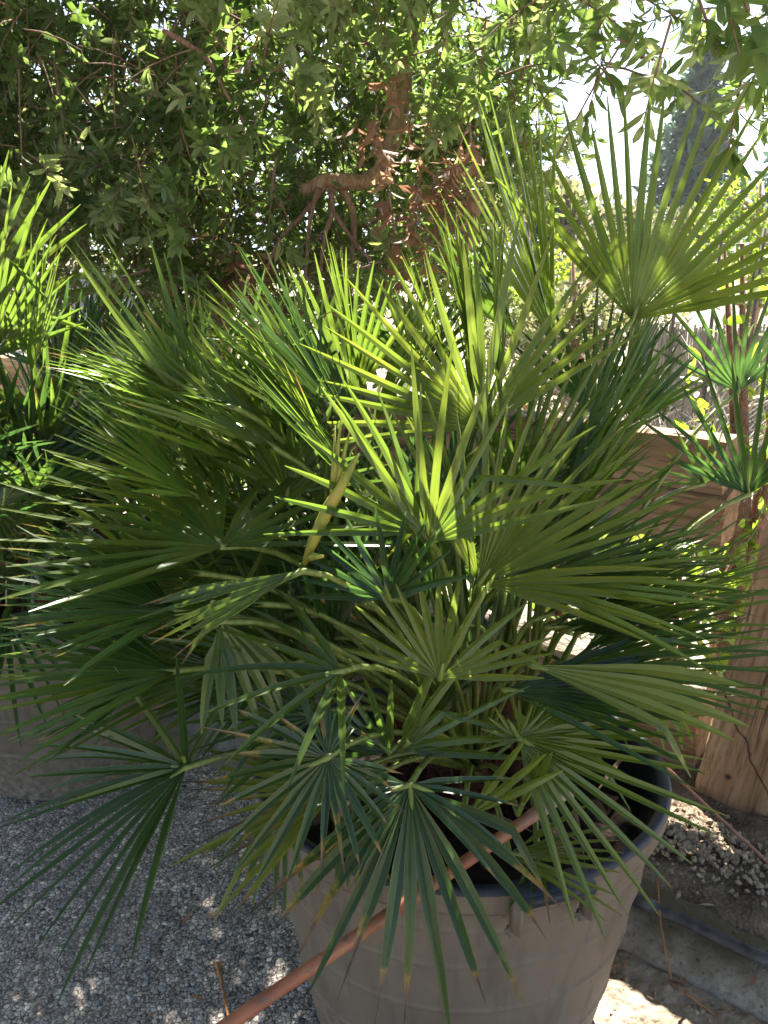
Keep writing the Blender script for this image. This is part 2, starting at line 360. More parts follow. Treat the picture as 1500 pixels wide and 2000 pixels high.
def gz(x, y):
    s_ = min(max((y-7)/8, 0), 1); return 1.75*s_*s_*(3-2*s_)+max(0, y-20)*.02
# asphalt path on the camera side, its edge along the kerb ragged
def path_sheet():
    b = MB(); n = 120; vs = []
    for i in range(n+1):
        a = -2.6+8.0*i/n; e = .72+.035*math.sin(i*1.7)+.03*math.sin(i*.53+1)+.025*math.sin(i*4.1)
        if a < -.12: e += .20*min(1, (-.12-a)*1.6)+.02*math.sin(i*2.9)
        vs += [fpt(a, e, .006), fpt(a, 7.0, .006)]
    b.add(vs, [(2*i, 2*i+1, 2*i+3, 2*i+2) for i in range(n)])
    return kind(b.build('path', m_asph, smooth=False), 'structure')
path_sheet()
# strip of rough dirt between path and kerb, a finely dented sheet
def dirt_strip():
    b = MB(); n, m = 260, 60; A = np.linspace(-1.5, 1.1, n); B = np.linspace(.50, 1.02, m); P = []
    for a in A:
        for q in B:
            p = fpt(a, q, 0); h = .0035+.010*(.5+.5*math.sin(a*31+q*17))*.4+.006*float(fbm(np.array(p.x), np.array(p.y), 38, 5))+.003*float(fbm(np.array(p.x), np.array(p.y), 120, 8))
            edge = min(1, (1.02-q)/.20); P.append((p.x, p.y, -.004+max(0, .012+h)*edge*(1 if a < -.05 else max(.0, 1-(a+.05)*3))))
    b.add(P, [(i*m+j, (i+1)*m+j, (i+1)*m+j+1, i*m+j+1) for i in range(n-1) for j in range(m-1)])
    return kind(b.build('dirt_verge', m_dirt), 'structure')
dirt_strip()
def kerb():
    b = MB(); n = 220; prof = [(.66, -.01), (.645, .02), (.60, .055), (.565, .078), (.52, .085), (.40, .082), (.28, .08), (.27, 0.0)]
    k = len(prof); vs = []
    for i in range(n+1):
        a = -2.4+6.5*i/n
        for j, (f, z) in enumerate(prof):
            p = fpt(a, 0, 0); wob = float(fbm(np.array(p.x*1.0), np.array(p.y+j*.31), 9, 11))
            vs.append(fpt(a, f+.010*wob, z+.007*wob if z > 0 else z))
    b.add(vs, [(i*k+j, i*k+j+1, (i+1)*k+j+1, (i+1)*k+j) for i in range(n) for j in range(k-1)])
    return kind(b.build('kerb', m_conc), 'structure')
kerb()
def bank():
    b = MB(); n, m = 420, 60; P = []
    for i in range(n):
        a = -2.4+6.5*i/(n-1)
        for j in range(m):
            q = .535-.70*j/(m-1); p = fpt(a, q, 0); f_ = float(fbm(np.array(p.x), np.array(p.y), 22, 21))+.45*float(fbm(np.array(p.x), np.array(p.y), 75, 27))
            P.append((p.x, p.y, .084+.030*min(1, j/30)+.009*f_*min(1, j/4) if j else .07))
    b.add(P, [(i*m+j, i*m+j+1, (i+1)*m+j+1, (i+1)*m+j) for i in range(n-1) for j in range(m-1)])
    return kind(b.build('soil_bank', m_bank), 'structure')
bank()
# rubble at the foot of the fence: one heap nobody could count
def stones(cx, cy, sx, sy, z0, n, r0, r1, seed, name, label, mat, hz=.03):
    r = np.random.default_rng(seed); vs = []; fs = []; k = 0
    oct_ = np.array([(1,0,0),(-1,0,0),(0,1,0),(0,-1,0),(0,0,1),(0,0,-1),(.7,.7,.1),(-.7,.6,.15),(.6,-.7,.2),(-.65,-.65,-.1),(.55,.1,.75),(-.5,.2,.75)], float)
    bmesh = __import__('bmesh')
    b = MB()
    for i in range(n):
        u, v = r.normal(0, .45, 2); rad = r.uniform(r0, r1)**1.0
        p = np.array([cx, cy, z0])+np.array(FD)*u*sx+np.array(FN)*v*sy; p[2] += max(0, hz*(1-u*u-v*v))+rad*.3
        bm = bmesh.new(); pts = oct_*r.uniform(.65, 1.15, (12, 1))*rad*r.uniform(.7, 1.2, 3)
        for q in pts: bm.verts.new(q)
        bmesh.ops.convex_hull(bm, input=bm.verts[:]); bm.verts.ensure_lookup_table(); bm.verts.index_update()
        R = Matrix.Rotation(r.uniform(0, 6.28), 3, 'Z') @ Matrix.Rotation(r.uniform(0, 6.28), 3, 'X')
        b.add([R @ q.co+Vector(p) for q in bm.verts], [[q.index for q in f.verts] for f in bm.faces]); bm.free()
    o = b.build(name, mat, smooth=False); o['label'] = label; o['category'] = 'rubble'; return kind(o, 'stuff')
pr = atz(1330, 1640, .10)
stones(pr.x, pr.y, .24, .13, .10, 900, .003, .011, 4, 'rubble', 'loose pale rubble heaped at the foot of the wooden post', m_rubble, .03)
pg = atz(1330, 1960, 0)
stones(pg.x, pg.y, .45, .12, .008, 260, .003, .008, 9, 'grit', 'coarse pale grit scattered on the sunlit dirt by the kerb', m_rubble, .0)
pg = atz(350, 1850, 0)
stones(pg.x, pg.y, .55, .45, .008, 200, .003, .007, 19, 'loose_gravel', 'small grey stones lying loose on the path', plain('grey_stone', (.27, .27, .28), .8, .3), .0)

# hills far away
def hills():
    b = MB(); n = 80; m = 6; P = []
    for i in range(n):
        x = -500+1100*i/(n-1)
        for j in range(m):
            t = j/(m-1); h = (34+10*math.sin(x*.011+1.2)+6*math.sin(x*.031)+3*math.sin(x*.08))*(t**.7)
            P.append((x, 430+140*t, 4+h))
    b.add(P, [(i*m+j, (i+1)*m+j, (i+1)*m+j+1, i*m+j+1) for i in range(n-1) for j in range(m-1)])
    return kind(b.build('hills', m_hill), 'structure')
hills()

# ------------------------------------------------------------------ pots
def make_pot(name, label, loc, R, H, oval, handle_ang, soil=True, group='big plastic plant pots'):
    t = thing(name, label, 'plant pot', loc, group)
    sx, sy = oval, 1.0; b = MB()
    prof = [(0.0, .004), (R*.70, .004), (R*.715, .012)]
    rings = [(.30, .0030), (.52, .0032), (.70, .0030), (.84, .0030)]
    def rad(z): return R*(.715+.255*(z/H)**.9)
    for i in range(1, 160):
        z = H*.93*i/159; r = rad(z)
        for (q, a) in rings: r += a*math.exp(-((z-q*H)/.0045)**2)
        prof.append((r, z))
    b.lathe(prof, 96, sx, sy); body = b.build('pot_body', m_pot, t)
    body.data.transform(Matrix.Identity(4))
    # rolled lip: dusty outside, dark on top and inside
    b = MB(); z0 = H*.925
    lip_out = [(R*.962, z0+.0), (R*.985, z0-.003), (R*.992, z0+.004), (R*.998, z0+.022), (R*1.0, z0+.034)]
    lip_in = [(R*1.0, z0+.034), (R*.995, z0+.041), (R*.975, H+.002), (R*.95, H), (R*.935, H-.012), (R*.925, H-.05), (R*.90, H*.78), (R*.86, H*.55)]
    b.lathe(lip_out, 96, sx, sy, 0); b.lathe(lip_in, 96, sx, sy, 1)
    b.build('rim', [m_pot, m_potdark], t)
    for ha in handle_ang:
        b = MB(); c, s_ = math.cos(ha), math.sin(ha)
        rad_dir = Vector((c, s_, 0)); tan = Vector((-s_, c, 0)); edge = Vector((c*R*sx, s_*R*sy, 0))
        Rm = Matrix((rad_dir, tan, Vector((0, 0, 1)))).transposed()
        b.box(edge+rad_dir*.010+Vector((0, 0, H+.014)), (.040, .115, .007), Rm, 1, .003)
        b.box(edge+rad_dir*.028+Vector((0, 0, H+.006)), (.006, .115, .018), Rm, 1, .0025)
        for q in (-.055, .055):
            b.box(edge+rad_dir*.012+tan*q+Vector((0, 0, H-.020)), (.030, .012, .066), Rm, 0, .004)
            b.box(edge+rad_dir*.002+tan*q+Vector((0, 0, H-.060)), (.014, .024, .022), Rm, 0, .006)
        b.build('handle', [m_pot, m_potdark], t)
    if soil:
        b = MB(); n = 26; r = np.random.default_rng(3); vs = [(0, 0, H*.84)]
        for i in range(1, 13):
            for j in range(48):
                a = 2*math.pi*j/48; q = R*.905*i/12; vs.append((q*sx*math.cos(a), q*sy*math.sin(a), H*.84+r.normal(0, .006)-.03*(i/12)**2))
        fs = [(0, 1+j, 1+(j+1) % 48) for j in range(48)]+[(1+i*48+j, 1+(i+1)*48+j, 1+(i+1)*48+(j+1) % 48, 1+i*48+(j+1) % 48) for i in range(11) for j in range(48)]
        b.add(vs, fs); b.build('soil', m_soil, t)
    return t
PC = Vector((.133, 1.24, 0)); PR, PH = .325, .55
hp = atz(1062, 1735, .54); ha = math.atan2((hp.y-PC.y), (hp.x-PC.x)/1.12)
make_pot('plant_pot', 'dusty grey brown plastic pot with a cane across its rim', PC+Vector((0, 0, .006)), PR, PH, 1.12, [ha, ha+math.pi])
LC = Vector((-.94, 2.10, 0))
make_pot('plant_pot', 'brown plastic pot behind, half hidden by palm fronds', LC+Vector((0, 0, .006)), .335, .52, 1.0, [])

# ------------------------------------------------------------------ fan palms
def frond_mesh(A, N, L, span, n, cut, cone, droop, wmax, tone, age, r, twist=.15, fold=.9, kink=.06, agelen=.12):
    """one fan blade: folded leaflets joined at the base, hub at the origin"""
    A = nrm(np.array(A, float)); N = np.array(N, float); N = nrm(N-A*N.dot(A)); B = np.cross(N, A)
    sp = math.radians(span); b = MB(); dth = sp/max(1, n-1); K = 11; skip = {i for i in range(n) if n > 8 and r.random() < .04}
    fr = np.array([0, .10, .22, .34, .46, .58, .70, .81, .91, .97, 1.0])
    for i in range(n):
        if i in skip: continue
        th = -sp/2+dth*(i+r.normal(0, .10)); q = abs(th)/(math.pi*.75)
        Li = L*(1-.30*q*q)*r.uniform(.90, 1.06)
        co = cone*(1+.4*q)
        d = (math.cos(th)*A+math.sin(th)*B)*math.cos(co)+N*math.sin(co)
        side = nrm(-math.sin(th)*A+math.cos(th)*B)
        p = np.zeros(3); g = V3(0, 0, -1)
        dr = droop*r.uniform(.5, 1.5); tw = r.normal(0, twist); lat = r.normal(0, .10); ben = r.normal(0, .10)
        kk = r.uniform(.45, .8) if r.random() < kink else 9
        ci = cut*r.uniform(.85, 1.15); wm = wmax*.90*r.uniform(.80, 1.12); fo = fold*r.uniform(.75, 1.25)
        a_len = max(0.0, r.normal(agelen, agelen*.6)); a_amp = age*r.uniform(.5, 1.5)
        vv = float(np.clip(tone+r.normal(0, .07), 0, 1))
        rings = []; prev = 0.0; kinked = False; ages = []
        for k in range(K):
            t = fr[k]; ds = (t-prev)*Li; prev = t
            if t > ci*.8:
                d = d+(g*dr*.9+side*lat*.5+N*ben*.6)*(ds/L)*(1+.8*t)
            if t > kk and not kinked:
                kinked = True; d = d+g*r.uniform(.6, 1.5)+side*r.normal(0, .3)
            d = nrm(d); p = p+d*ds
            s_ = side-d*side.dot(d); s_ = nrm(s_); up = np.cross(s_, d)
            if up.dot(N) < 0: up = -up
            if t > ci: a_ = tw*(t-ci); s_ = s_*math.cos(a_)+up*math.sin(a_); up = np.cross(s_, d); up = up if up.dot(N) > -.2 else -up
            base_w = max(.0012, t*Li*math.tan(min(dth, .5)/2)*1.01)
            if t <= ci: hw = min(base_w, wm/2*1.05) if base_w > wm/2 else base_w
            else:
                top = min(wm/2, ci*Li*math.tan(min(dth, .5)/2)*1.01); top = max(top, wm*.36)
                e = (t-ci)/(1-ci); hw = top*(1-e**4.0)*(1-.38*e)*(1-.20*min(1, e/.15))+.0008
            h = hw*fo
            rings.append((p-s_*hw+up*h*.5, p-up*h*.5, p-up*h*.5, p+s_*hw+up*h*.5))
            aa = 0.0
            if a_len > .01: aa = float(np.clip((t-(1-a_len))/a_len, 0, 1))*a_amp
            ages.append(aa)
            if aa > .05:
                c_ = 1-.80*min(1, aa)**.7; m_ = (rings[-1][0]+rings[-1][3])*.5; rings[-1] = tuple(m_+(q_-m_)*c_ for q_ in rings[-1])
        vs = [q2 for ring in rings for q2 in ring]; fs = []
        for k in range(K-1):
            fs += [(4*k, 4*k+1, 4*k+5, 4*k+4), (4*k+2, 4*k+3, 4*k+7, 4*k+6)]
        b.add(vs, fs, 0, var=vv, age=[a for a in ages for _ in range(4)], rib=[q3 for _ in range(K) for q3 in (1.0, .0, .0, 1.0)])
    return b
def petiole_pts(base, hub, sag=.0, n=9):
    base = np.array(base, float); hub = np.array(hub, float); mid = base*.45+hub*.55; mid[2] = max(base[2], hub[2])*.5+mid[2]*.5+.06+sag
    return [(1-t)**2*base+2*t*(1-t)*mid+t*t*hub for t in np.linspace(0, 1, n)]
def add_frond(root, hub, tip, N, span=200, n=22, cut=.34, cone=.12, droop=.15, wmax=.021, tone=.5, age=.4, mat=None, base=None, r=None, lscale=1.0, fold=.55, agelen=.12, kink=.06, prad=.0042, twist=.15, into=None):
    rl = np.array(root.location); hub = np.array(hub, float); tip = np.array(tip, float); A = tip-hub; L = np.linalg.norm(A)*lscale
    if isinstance(N, str):
        toc = np.array([0, 0, CZ])-hub; toc = toc/np.linalg.norm(toc)
        N = {'cam': toc, 'up': V3(0, 0, 1), 'camup': nrm(toc+V3(0, 0, .9)), 'side': V3(-1, -.35, .2), 'sider': V3(1, -.35, .2)}[N]
    b = frond_mesh(A, N, L, span, n, cut, cone, droop, wmax, tone, age, r, fold=fold, agelen=agelen, kink=kink, twist=twist)
    if into is not None:                                  # one of the many inner fronds that only fill the mass
        into.add([np.array(v)+hub-rl for v in b.v], b.f, 0, **{k: L_+[0.0]*(b.n-len(L_)) for k, L_ in b.a.items()})
        pts = [q-rl for q in petiole_pts(base, hub)]; into.tube(pts, [prad*1.3]*3+[prad]*(len(pts)-3), 5, 1)
        return None
    o = b.build('frond', mat or m_palm, root, tuple(hub-rl))
    # petiole: sub-part, from the trunk crown to the hub, with a small point running into the blade
    pts = [q-hub for q in petiole_pts(base, hub)]; end = nrm(A)
    pb = MB(); pts = pts+[end*.018, end*.035]; rad = [prad*1.5, prad*1.25, prad*1.1]+[prad]*(len(pts)-6)+[prad*1.15, prad*.9, .0008]
    pb.tube(pts, rad, 6); pb.build('petiole', m_pet, o)
    return o
def make_trunk(root, c, z0, r, stems, mat=m_fibre):
    b = MB(); rl = np.array(root.location)
    for (dx, dy, h, rad) in stems:
        pts = [np.array(c)+V3(dx*.7, dy*.7, z0)-rl, np.array(c)+V3(dx, dy, z0+h*.5)-rl, np.array(c)+V3(dx*1.1, dy*1.1, z0+h)-rl]
        b.tube(pts, [rad*1.05, rad, rad*.55], 14)
        for k in range(70):                              # ragged leaf-base fibres
            a = r.uniform(0, 6.28); zz = r.uniform(0, h); q = np.array(c)+V3(dx+rad*.95*math.cos(a), dy+rad*.95*math.sin(a), z0+zz)-rl
            o_ = V3(math.cos(a)*.35, math.sin(a)*.35, 1)*r.uniform(.02, .06)+r.normal(0, .008, 3)
            b.tube([q, q+o_*.5, q+o_+V3(0, 0, -.008)], [.0045, .003, .0006], 4)
    return b.build('trunk', mat, root)

rp = np.random.default_rng(21)
palm = thing('fan_palm', 'large green fan palm growing from the front pot with the cane', 'palm', PC+Vector((0, 0, .46)), 'potted fan palms')
make_trunk(palm, (PC.x, PC.y, 0), .44, rp, [(-.02, .03, .24, .045), (.08, .08, .30, .05), (-.09, .10, .22, .04), (.02, -.06, .15, .035), (.11, -.02, .16, .035)])
BASES = [(-.02, .03, .66), (.08, .08, .70), (-.09, .10, .64), (.02, -.06, .57), (.11, -.02, .58)]
def pbase(hub):
    best = min(BASES, key=lambda q: (PC.x+q[0]-hub[0])**2+(PC.y+q[1]-hub[1])**2+.05*rp.random()); return (PC.x+best[0], PC.y+best[1], best[2])
# the fronds the photograph shows one by one: hub and mid-leaflet tip as (pixel x, pixel y, distance)
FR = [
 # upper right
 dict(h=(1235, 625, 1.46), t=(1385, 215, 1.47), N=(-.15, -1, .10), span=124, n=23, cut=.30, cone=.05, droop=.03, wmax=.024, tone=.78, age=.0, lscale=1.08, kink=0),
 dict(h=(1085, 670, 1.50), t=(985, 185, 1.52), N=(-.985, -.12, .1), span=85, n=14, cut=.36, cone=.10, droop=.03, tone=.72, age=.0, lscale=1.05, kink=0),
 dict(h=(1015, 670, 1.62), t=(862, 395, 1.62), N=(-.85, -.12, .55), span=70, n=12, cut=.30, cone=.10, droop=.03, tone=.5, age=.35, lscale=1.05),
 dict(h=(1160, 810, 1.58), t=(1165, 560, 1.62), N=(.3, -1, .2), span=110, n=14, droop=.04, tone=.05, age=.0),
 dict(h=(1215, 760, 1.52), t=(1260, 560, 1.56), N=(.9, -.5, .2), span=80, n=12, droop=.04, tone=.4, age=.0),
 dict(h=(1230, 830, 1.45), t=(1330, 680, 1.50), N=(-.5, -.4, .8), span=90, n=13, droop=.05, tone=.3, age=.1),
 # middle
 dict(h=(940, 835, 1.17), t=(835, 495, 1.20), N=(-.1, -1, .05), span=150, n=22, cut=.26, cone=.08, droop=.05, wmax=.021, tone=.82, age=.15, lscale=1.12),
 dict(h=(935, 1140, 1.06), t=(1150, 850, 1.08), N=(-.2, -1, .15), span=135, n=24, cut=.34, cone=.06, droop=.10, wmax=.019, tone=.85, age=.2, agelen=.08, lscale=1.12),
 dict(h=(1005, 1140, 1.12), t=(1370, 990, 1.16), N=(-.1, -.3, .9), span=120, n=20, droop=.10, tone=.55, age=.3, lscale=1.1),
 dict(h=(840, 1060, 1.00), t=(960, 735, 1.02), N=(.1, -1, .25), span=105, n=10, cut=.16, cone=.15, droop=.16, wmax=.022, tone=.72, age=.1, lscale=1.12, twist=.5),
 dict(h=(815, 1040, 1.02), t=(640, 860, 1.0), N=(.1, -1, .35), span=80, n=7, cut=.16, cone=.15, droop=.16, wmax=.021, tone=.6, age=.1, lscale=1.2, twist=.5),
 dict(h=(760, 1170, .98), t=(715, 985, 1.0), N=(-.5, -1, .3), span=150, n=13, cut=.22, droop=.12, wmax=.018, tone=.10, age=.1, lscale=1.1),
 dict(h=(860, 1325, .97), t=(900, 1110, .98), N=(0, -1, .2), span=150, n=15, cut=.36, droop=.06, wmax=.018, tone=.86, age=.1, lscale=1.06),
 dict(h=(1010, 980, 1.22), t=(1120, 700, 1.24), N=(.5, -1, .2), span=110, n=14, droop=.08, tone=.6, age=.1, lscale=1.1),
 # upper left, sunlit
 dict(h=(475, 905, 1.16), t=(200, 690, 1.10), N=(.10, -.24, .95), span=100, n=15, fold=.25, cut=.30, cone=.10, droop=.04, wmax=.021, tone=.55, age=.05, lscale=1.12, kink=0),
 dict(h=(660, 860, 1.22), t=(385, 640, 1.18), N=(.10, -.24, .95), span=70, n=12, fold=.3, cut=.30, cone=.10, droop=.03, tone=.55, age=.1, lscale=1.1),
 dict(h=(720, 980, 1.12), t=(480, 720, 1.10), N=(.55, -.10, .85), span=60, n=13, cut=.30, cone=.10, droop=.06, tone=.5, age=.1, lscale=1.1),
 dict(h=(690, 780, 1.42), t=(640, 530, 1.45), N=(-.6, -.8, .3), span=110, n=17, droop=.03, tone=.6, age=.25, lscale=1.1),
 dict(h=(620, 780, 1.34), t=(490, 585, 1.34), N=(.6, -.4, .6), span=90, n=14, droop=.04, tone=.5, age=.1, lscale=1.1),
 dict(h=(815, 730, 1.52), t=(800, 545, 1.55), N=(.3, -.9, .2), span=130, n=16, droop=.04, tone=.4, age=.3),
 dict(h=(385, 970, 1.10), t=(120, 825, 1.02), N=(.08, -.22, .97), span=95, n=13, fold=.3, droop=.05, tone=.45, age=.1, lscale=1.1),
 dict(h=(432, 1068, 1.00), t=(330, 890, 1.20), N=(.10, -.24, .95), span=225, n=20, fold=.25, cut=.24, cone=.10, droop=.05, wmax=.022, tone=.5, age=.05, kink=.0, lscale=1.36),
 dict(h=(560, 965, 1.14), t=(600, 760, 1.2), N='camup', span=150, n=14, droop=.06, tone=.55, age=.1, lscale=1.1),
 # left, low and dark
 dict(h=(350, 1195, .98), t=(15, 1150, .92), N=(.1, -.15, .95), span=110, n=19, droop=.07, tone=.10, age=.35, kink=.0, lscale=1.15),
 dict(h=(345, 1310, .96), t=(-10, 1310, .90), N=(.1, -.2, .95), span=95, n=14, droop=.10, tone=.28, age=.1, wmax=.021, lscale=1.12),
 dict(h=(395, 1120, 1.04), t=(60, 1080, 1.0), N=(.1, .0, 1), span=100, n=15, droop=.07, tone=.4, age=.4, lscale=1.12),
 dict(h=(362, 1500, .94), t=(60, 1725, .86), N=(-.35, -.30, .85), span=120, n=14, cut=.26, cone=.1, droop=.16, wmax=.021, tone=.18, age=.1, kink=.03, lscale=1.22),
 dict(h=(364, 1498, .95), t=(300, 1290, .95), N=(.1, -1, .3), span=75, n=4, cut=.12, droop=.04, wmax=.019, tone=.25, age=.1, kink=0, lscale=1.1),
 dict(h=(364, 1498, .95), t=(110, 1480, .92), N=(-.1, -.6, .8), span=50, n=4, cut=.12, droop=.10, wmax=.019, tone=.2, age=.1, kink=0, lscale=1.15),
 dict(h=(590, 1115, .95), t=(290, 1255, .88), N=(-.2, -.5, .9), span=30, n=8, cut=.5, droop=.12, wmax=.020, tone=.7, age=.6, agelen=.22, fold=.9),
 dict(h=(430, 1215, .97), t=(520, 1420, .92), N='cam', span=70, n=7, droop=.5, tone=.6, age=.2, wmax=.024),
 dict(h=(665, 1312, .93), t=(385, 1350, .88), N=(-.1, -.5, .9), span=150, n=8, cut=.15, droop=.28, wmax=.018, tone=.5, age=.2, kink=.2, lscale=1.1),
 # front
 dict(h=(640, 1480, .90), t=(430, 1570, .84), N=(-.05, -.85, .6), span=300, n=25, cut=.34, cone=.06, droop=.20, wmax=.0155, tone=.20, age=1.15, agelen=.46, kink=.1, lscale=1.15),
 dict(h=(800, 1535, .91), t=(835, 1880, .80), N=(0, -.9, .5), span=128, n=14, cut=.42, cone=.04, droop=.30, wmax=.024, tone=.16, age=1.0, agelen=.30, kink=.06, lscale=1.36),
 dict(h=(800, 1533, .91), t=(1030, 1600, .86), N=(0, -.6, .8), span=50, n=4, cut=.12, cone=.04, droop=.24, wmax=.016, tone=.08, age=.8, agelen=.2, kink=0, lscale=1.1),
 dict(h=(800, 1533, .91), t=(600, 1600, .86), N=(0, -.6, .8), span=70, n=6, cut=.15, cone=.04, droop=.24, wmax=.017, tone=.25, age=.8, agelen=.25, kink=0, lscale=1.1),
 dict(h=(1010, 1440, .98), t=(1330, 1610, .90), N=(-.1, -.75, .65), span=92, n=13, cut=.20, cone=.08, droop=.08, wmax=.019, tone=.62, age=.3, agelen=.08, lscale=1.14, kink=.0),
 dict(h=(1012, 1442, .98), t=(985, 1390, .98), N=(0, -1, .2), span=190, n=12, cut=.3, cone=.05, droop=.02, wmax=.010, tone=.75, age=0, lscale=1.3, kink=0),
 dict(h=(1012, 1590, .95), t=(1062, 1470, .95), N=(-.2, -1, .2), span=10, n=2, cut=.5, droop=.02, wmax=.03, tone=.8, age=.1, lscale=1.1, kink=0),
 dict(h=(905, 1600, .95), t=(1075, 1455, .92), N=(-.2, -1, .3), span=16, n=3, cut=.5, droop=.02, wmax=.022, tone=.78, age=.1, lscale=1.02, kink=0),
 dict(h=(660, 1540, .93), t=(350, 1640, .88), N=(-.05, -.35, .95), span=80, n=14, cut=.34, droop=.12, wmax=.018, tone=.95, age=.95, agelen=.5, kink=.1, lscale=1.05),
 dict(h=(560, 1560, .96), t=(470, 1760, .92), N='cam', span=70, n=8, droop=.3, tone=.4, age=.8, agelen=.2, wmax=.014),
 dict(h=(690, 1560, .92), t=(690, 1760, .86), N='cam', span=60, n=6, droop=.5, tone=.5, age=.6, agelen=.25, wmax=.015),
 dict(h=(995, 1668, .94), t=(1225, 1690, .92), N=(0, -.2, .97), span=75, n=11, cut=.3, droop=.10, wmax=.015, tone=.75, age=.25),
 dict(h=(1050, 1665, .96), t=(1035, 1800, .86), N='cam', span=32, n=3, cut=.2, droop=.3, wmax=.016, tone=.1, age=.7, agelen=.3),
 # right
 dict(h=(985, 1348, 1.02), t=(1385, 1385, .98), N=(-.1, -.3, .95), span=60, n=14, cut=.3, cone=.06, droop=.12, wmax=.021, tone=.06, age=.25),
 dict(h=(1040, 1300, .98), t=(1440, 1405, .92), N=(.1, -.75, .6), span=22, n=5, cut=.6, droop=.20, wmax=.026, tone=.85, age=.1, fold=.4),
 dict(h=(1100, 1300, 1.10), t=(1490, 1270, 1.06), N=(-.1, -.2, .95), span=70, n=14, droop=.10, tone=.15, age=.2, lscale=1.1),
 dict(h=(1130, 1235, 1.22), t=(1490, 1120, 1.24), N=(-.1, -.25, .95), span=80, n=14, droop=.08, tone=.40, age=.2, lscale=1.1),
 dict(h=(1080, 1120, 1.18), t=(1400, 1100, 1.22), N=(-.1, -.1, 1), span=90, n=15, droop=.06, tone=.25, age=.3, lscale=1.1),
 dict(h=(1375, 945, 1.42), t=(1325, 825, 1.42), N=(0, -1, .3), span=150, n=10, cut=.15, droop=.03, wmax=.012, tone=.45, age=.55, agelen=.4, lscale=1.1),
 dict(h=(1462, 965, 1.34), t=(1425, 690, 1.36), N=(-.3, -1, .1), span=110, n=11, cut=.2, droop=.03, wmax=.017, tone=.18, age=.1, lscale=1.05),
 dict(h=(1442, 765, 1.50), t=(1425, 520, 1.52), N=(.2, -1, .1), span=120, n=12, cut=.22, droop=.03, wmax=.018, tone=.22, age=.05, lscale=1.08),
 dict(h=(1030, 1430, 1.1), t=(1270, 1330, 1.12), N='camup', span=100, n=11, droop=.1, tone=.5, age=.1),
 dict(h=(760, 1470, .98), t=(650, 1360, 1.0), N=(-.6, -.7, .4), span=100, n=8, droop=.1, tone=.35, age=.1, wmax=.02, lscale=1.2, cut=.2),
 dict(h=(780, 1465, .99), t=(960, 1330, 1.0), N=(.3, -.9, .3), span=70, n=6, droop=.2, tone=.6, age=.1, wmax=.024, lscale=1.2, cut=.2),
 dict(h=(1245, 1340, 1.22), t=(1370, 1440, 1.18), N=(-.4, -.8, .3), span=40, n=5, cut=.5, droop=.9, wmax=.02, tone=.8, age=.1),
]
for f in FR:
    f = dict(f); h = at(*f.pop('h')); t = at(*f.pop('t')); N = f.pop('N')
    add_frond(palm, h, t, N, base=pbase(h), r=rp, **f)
# the fronds in between, standing round the stems in every direction
def fill(root, center, z0, count, r, mat, tone, plen=(.25, .5), blen=(.26, .36), elev=(15, 80), azr=(0, 360), test=None, base=None, age=.3):
    k = 0; guard = 0
    while k < count and guard < 2000:
        guard += 1
        az = math.radians(r.uniform(*azr)); el = math.radians(r.uniform(*elev)); d = V3(math.cos(az)*math.cos(el), math.sin(az)*math.cos(el), math.sin(el))
        b0 = base(None) if base else V3(center[0], center[1], z0)+V3(math.cos(az), math.sin(az), 0)*r.uniform(0, .05)
        hub = np.array(b0)+d*r.uniform(*plen); Ad = nrm(d+V3(0, 0, -.35*math.cos(el)))
        L = r.uniform(*blen); tip = hub+Ad*L
        if test and not test(hub, tip): continue
        N = V3(0, 0, 1)-V3(math.cos(az), math.sin(az), 0)*.6+r.normal(0, .25, 3)
        add_frond(root, hub, tip, N, span=r.uniform(120, 230), n=int(r.integers(14, 21)), droop=r.uniform(.03, .2), tone=float(np.clip(r.normal(tone, .2), 0, 1)), age=age if r.random() < .5 else 0, mat=mat, base=b0, r=r, lscale=1.0)
        k += 1
def proj(p):
    z = p[2]-CZ; f_ = p[1]*math.cos(PITCH)-z*math.sin(PITCH); u = p[1]*math.sin(PITCH)+z*math.cos(PITCH); return 750+F*p[0]/f_, 1000-F*u/f_
def behind_ok(h, t):
    return h[1] > 1.12 and max(h[2], t[2]) < 1.22 and t[1] > 1.0 and .0 < abs(t[0]-PC.x) < .5
# narrow fans that the photograph shows nearly edge-on, crossing one another
def edge_fans(n, xr, yr, Yr, ang, ln, N, tone, spanr=(40, 85), leaf=(10, 16), w_=.019, into=None):
    for k in range(n):
        hx, hy, hY = rp.uniform(*xr), rp.uniform(*yr), rp.uniform(*Yr); a = math.radians(rp.uniform(*ang)); l = rp.uniform(*ln)
        h = at(hx, hy, hY); t = at(hx+l*math.cos(a), hy-l*math.sin(a), hY+rp.uniform(-.05, .06))
        Nv = np.array(N, float)+rp.normal(0, .16, 3)
        add_frond(palm, h, t, Nv, span=rp.uniform(*spanr), n=int(rp.integers(*leaf)), cut=rp.uniform(.18, .32), cone=.1, droop=rp.uniform(.02, .12), wmax=w_, tone=float(np.clip(rp.normal(tone, .16), 0, 1)), age=.4 if rp.random() < .4 else 0, base=pbase(h), r=rp, lscale=1.1, twist=.35, into=into)
INNER = MB()
edge_fans(16, (400, 720), (790, 1130), (1.08, 1.30), (112, 168), (300, 410), (.30, -.05, .95), .52, w_=.018)
edge_fans(6, (330, 620), (790, 900), (1.36, 1.55), (80, 115), (190, 270), (.3, -.9, .3), .35, (80, 120), (10, 14), into=INNER)
edge_fans(8, (640, 1000), (680, 860), (1.30, 1.48), (72, 118), (240, 330), (.92, -.05, .25), .58, w_=.018, into=INNER)
edge_fans(6, (1000, 1120), (900, 1160), (1.15, 1.32), (38, 75), (290, 380), (-.45, .12, .9), .4, w_=.018)
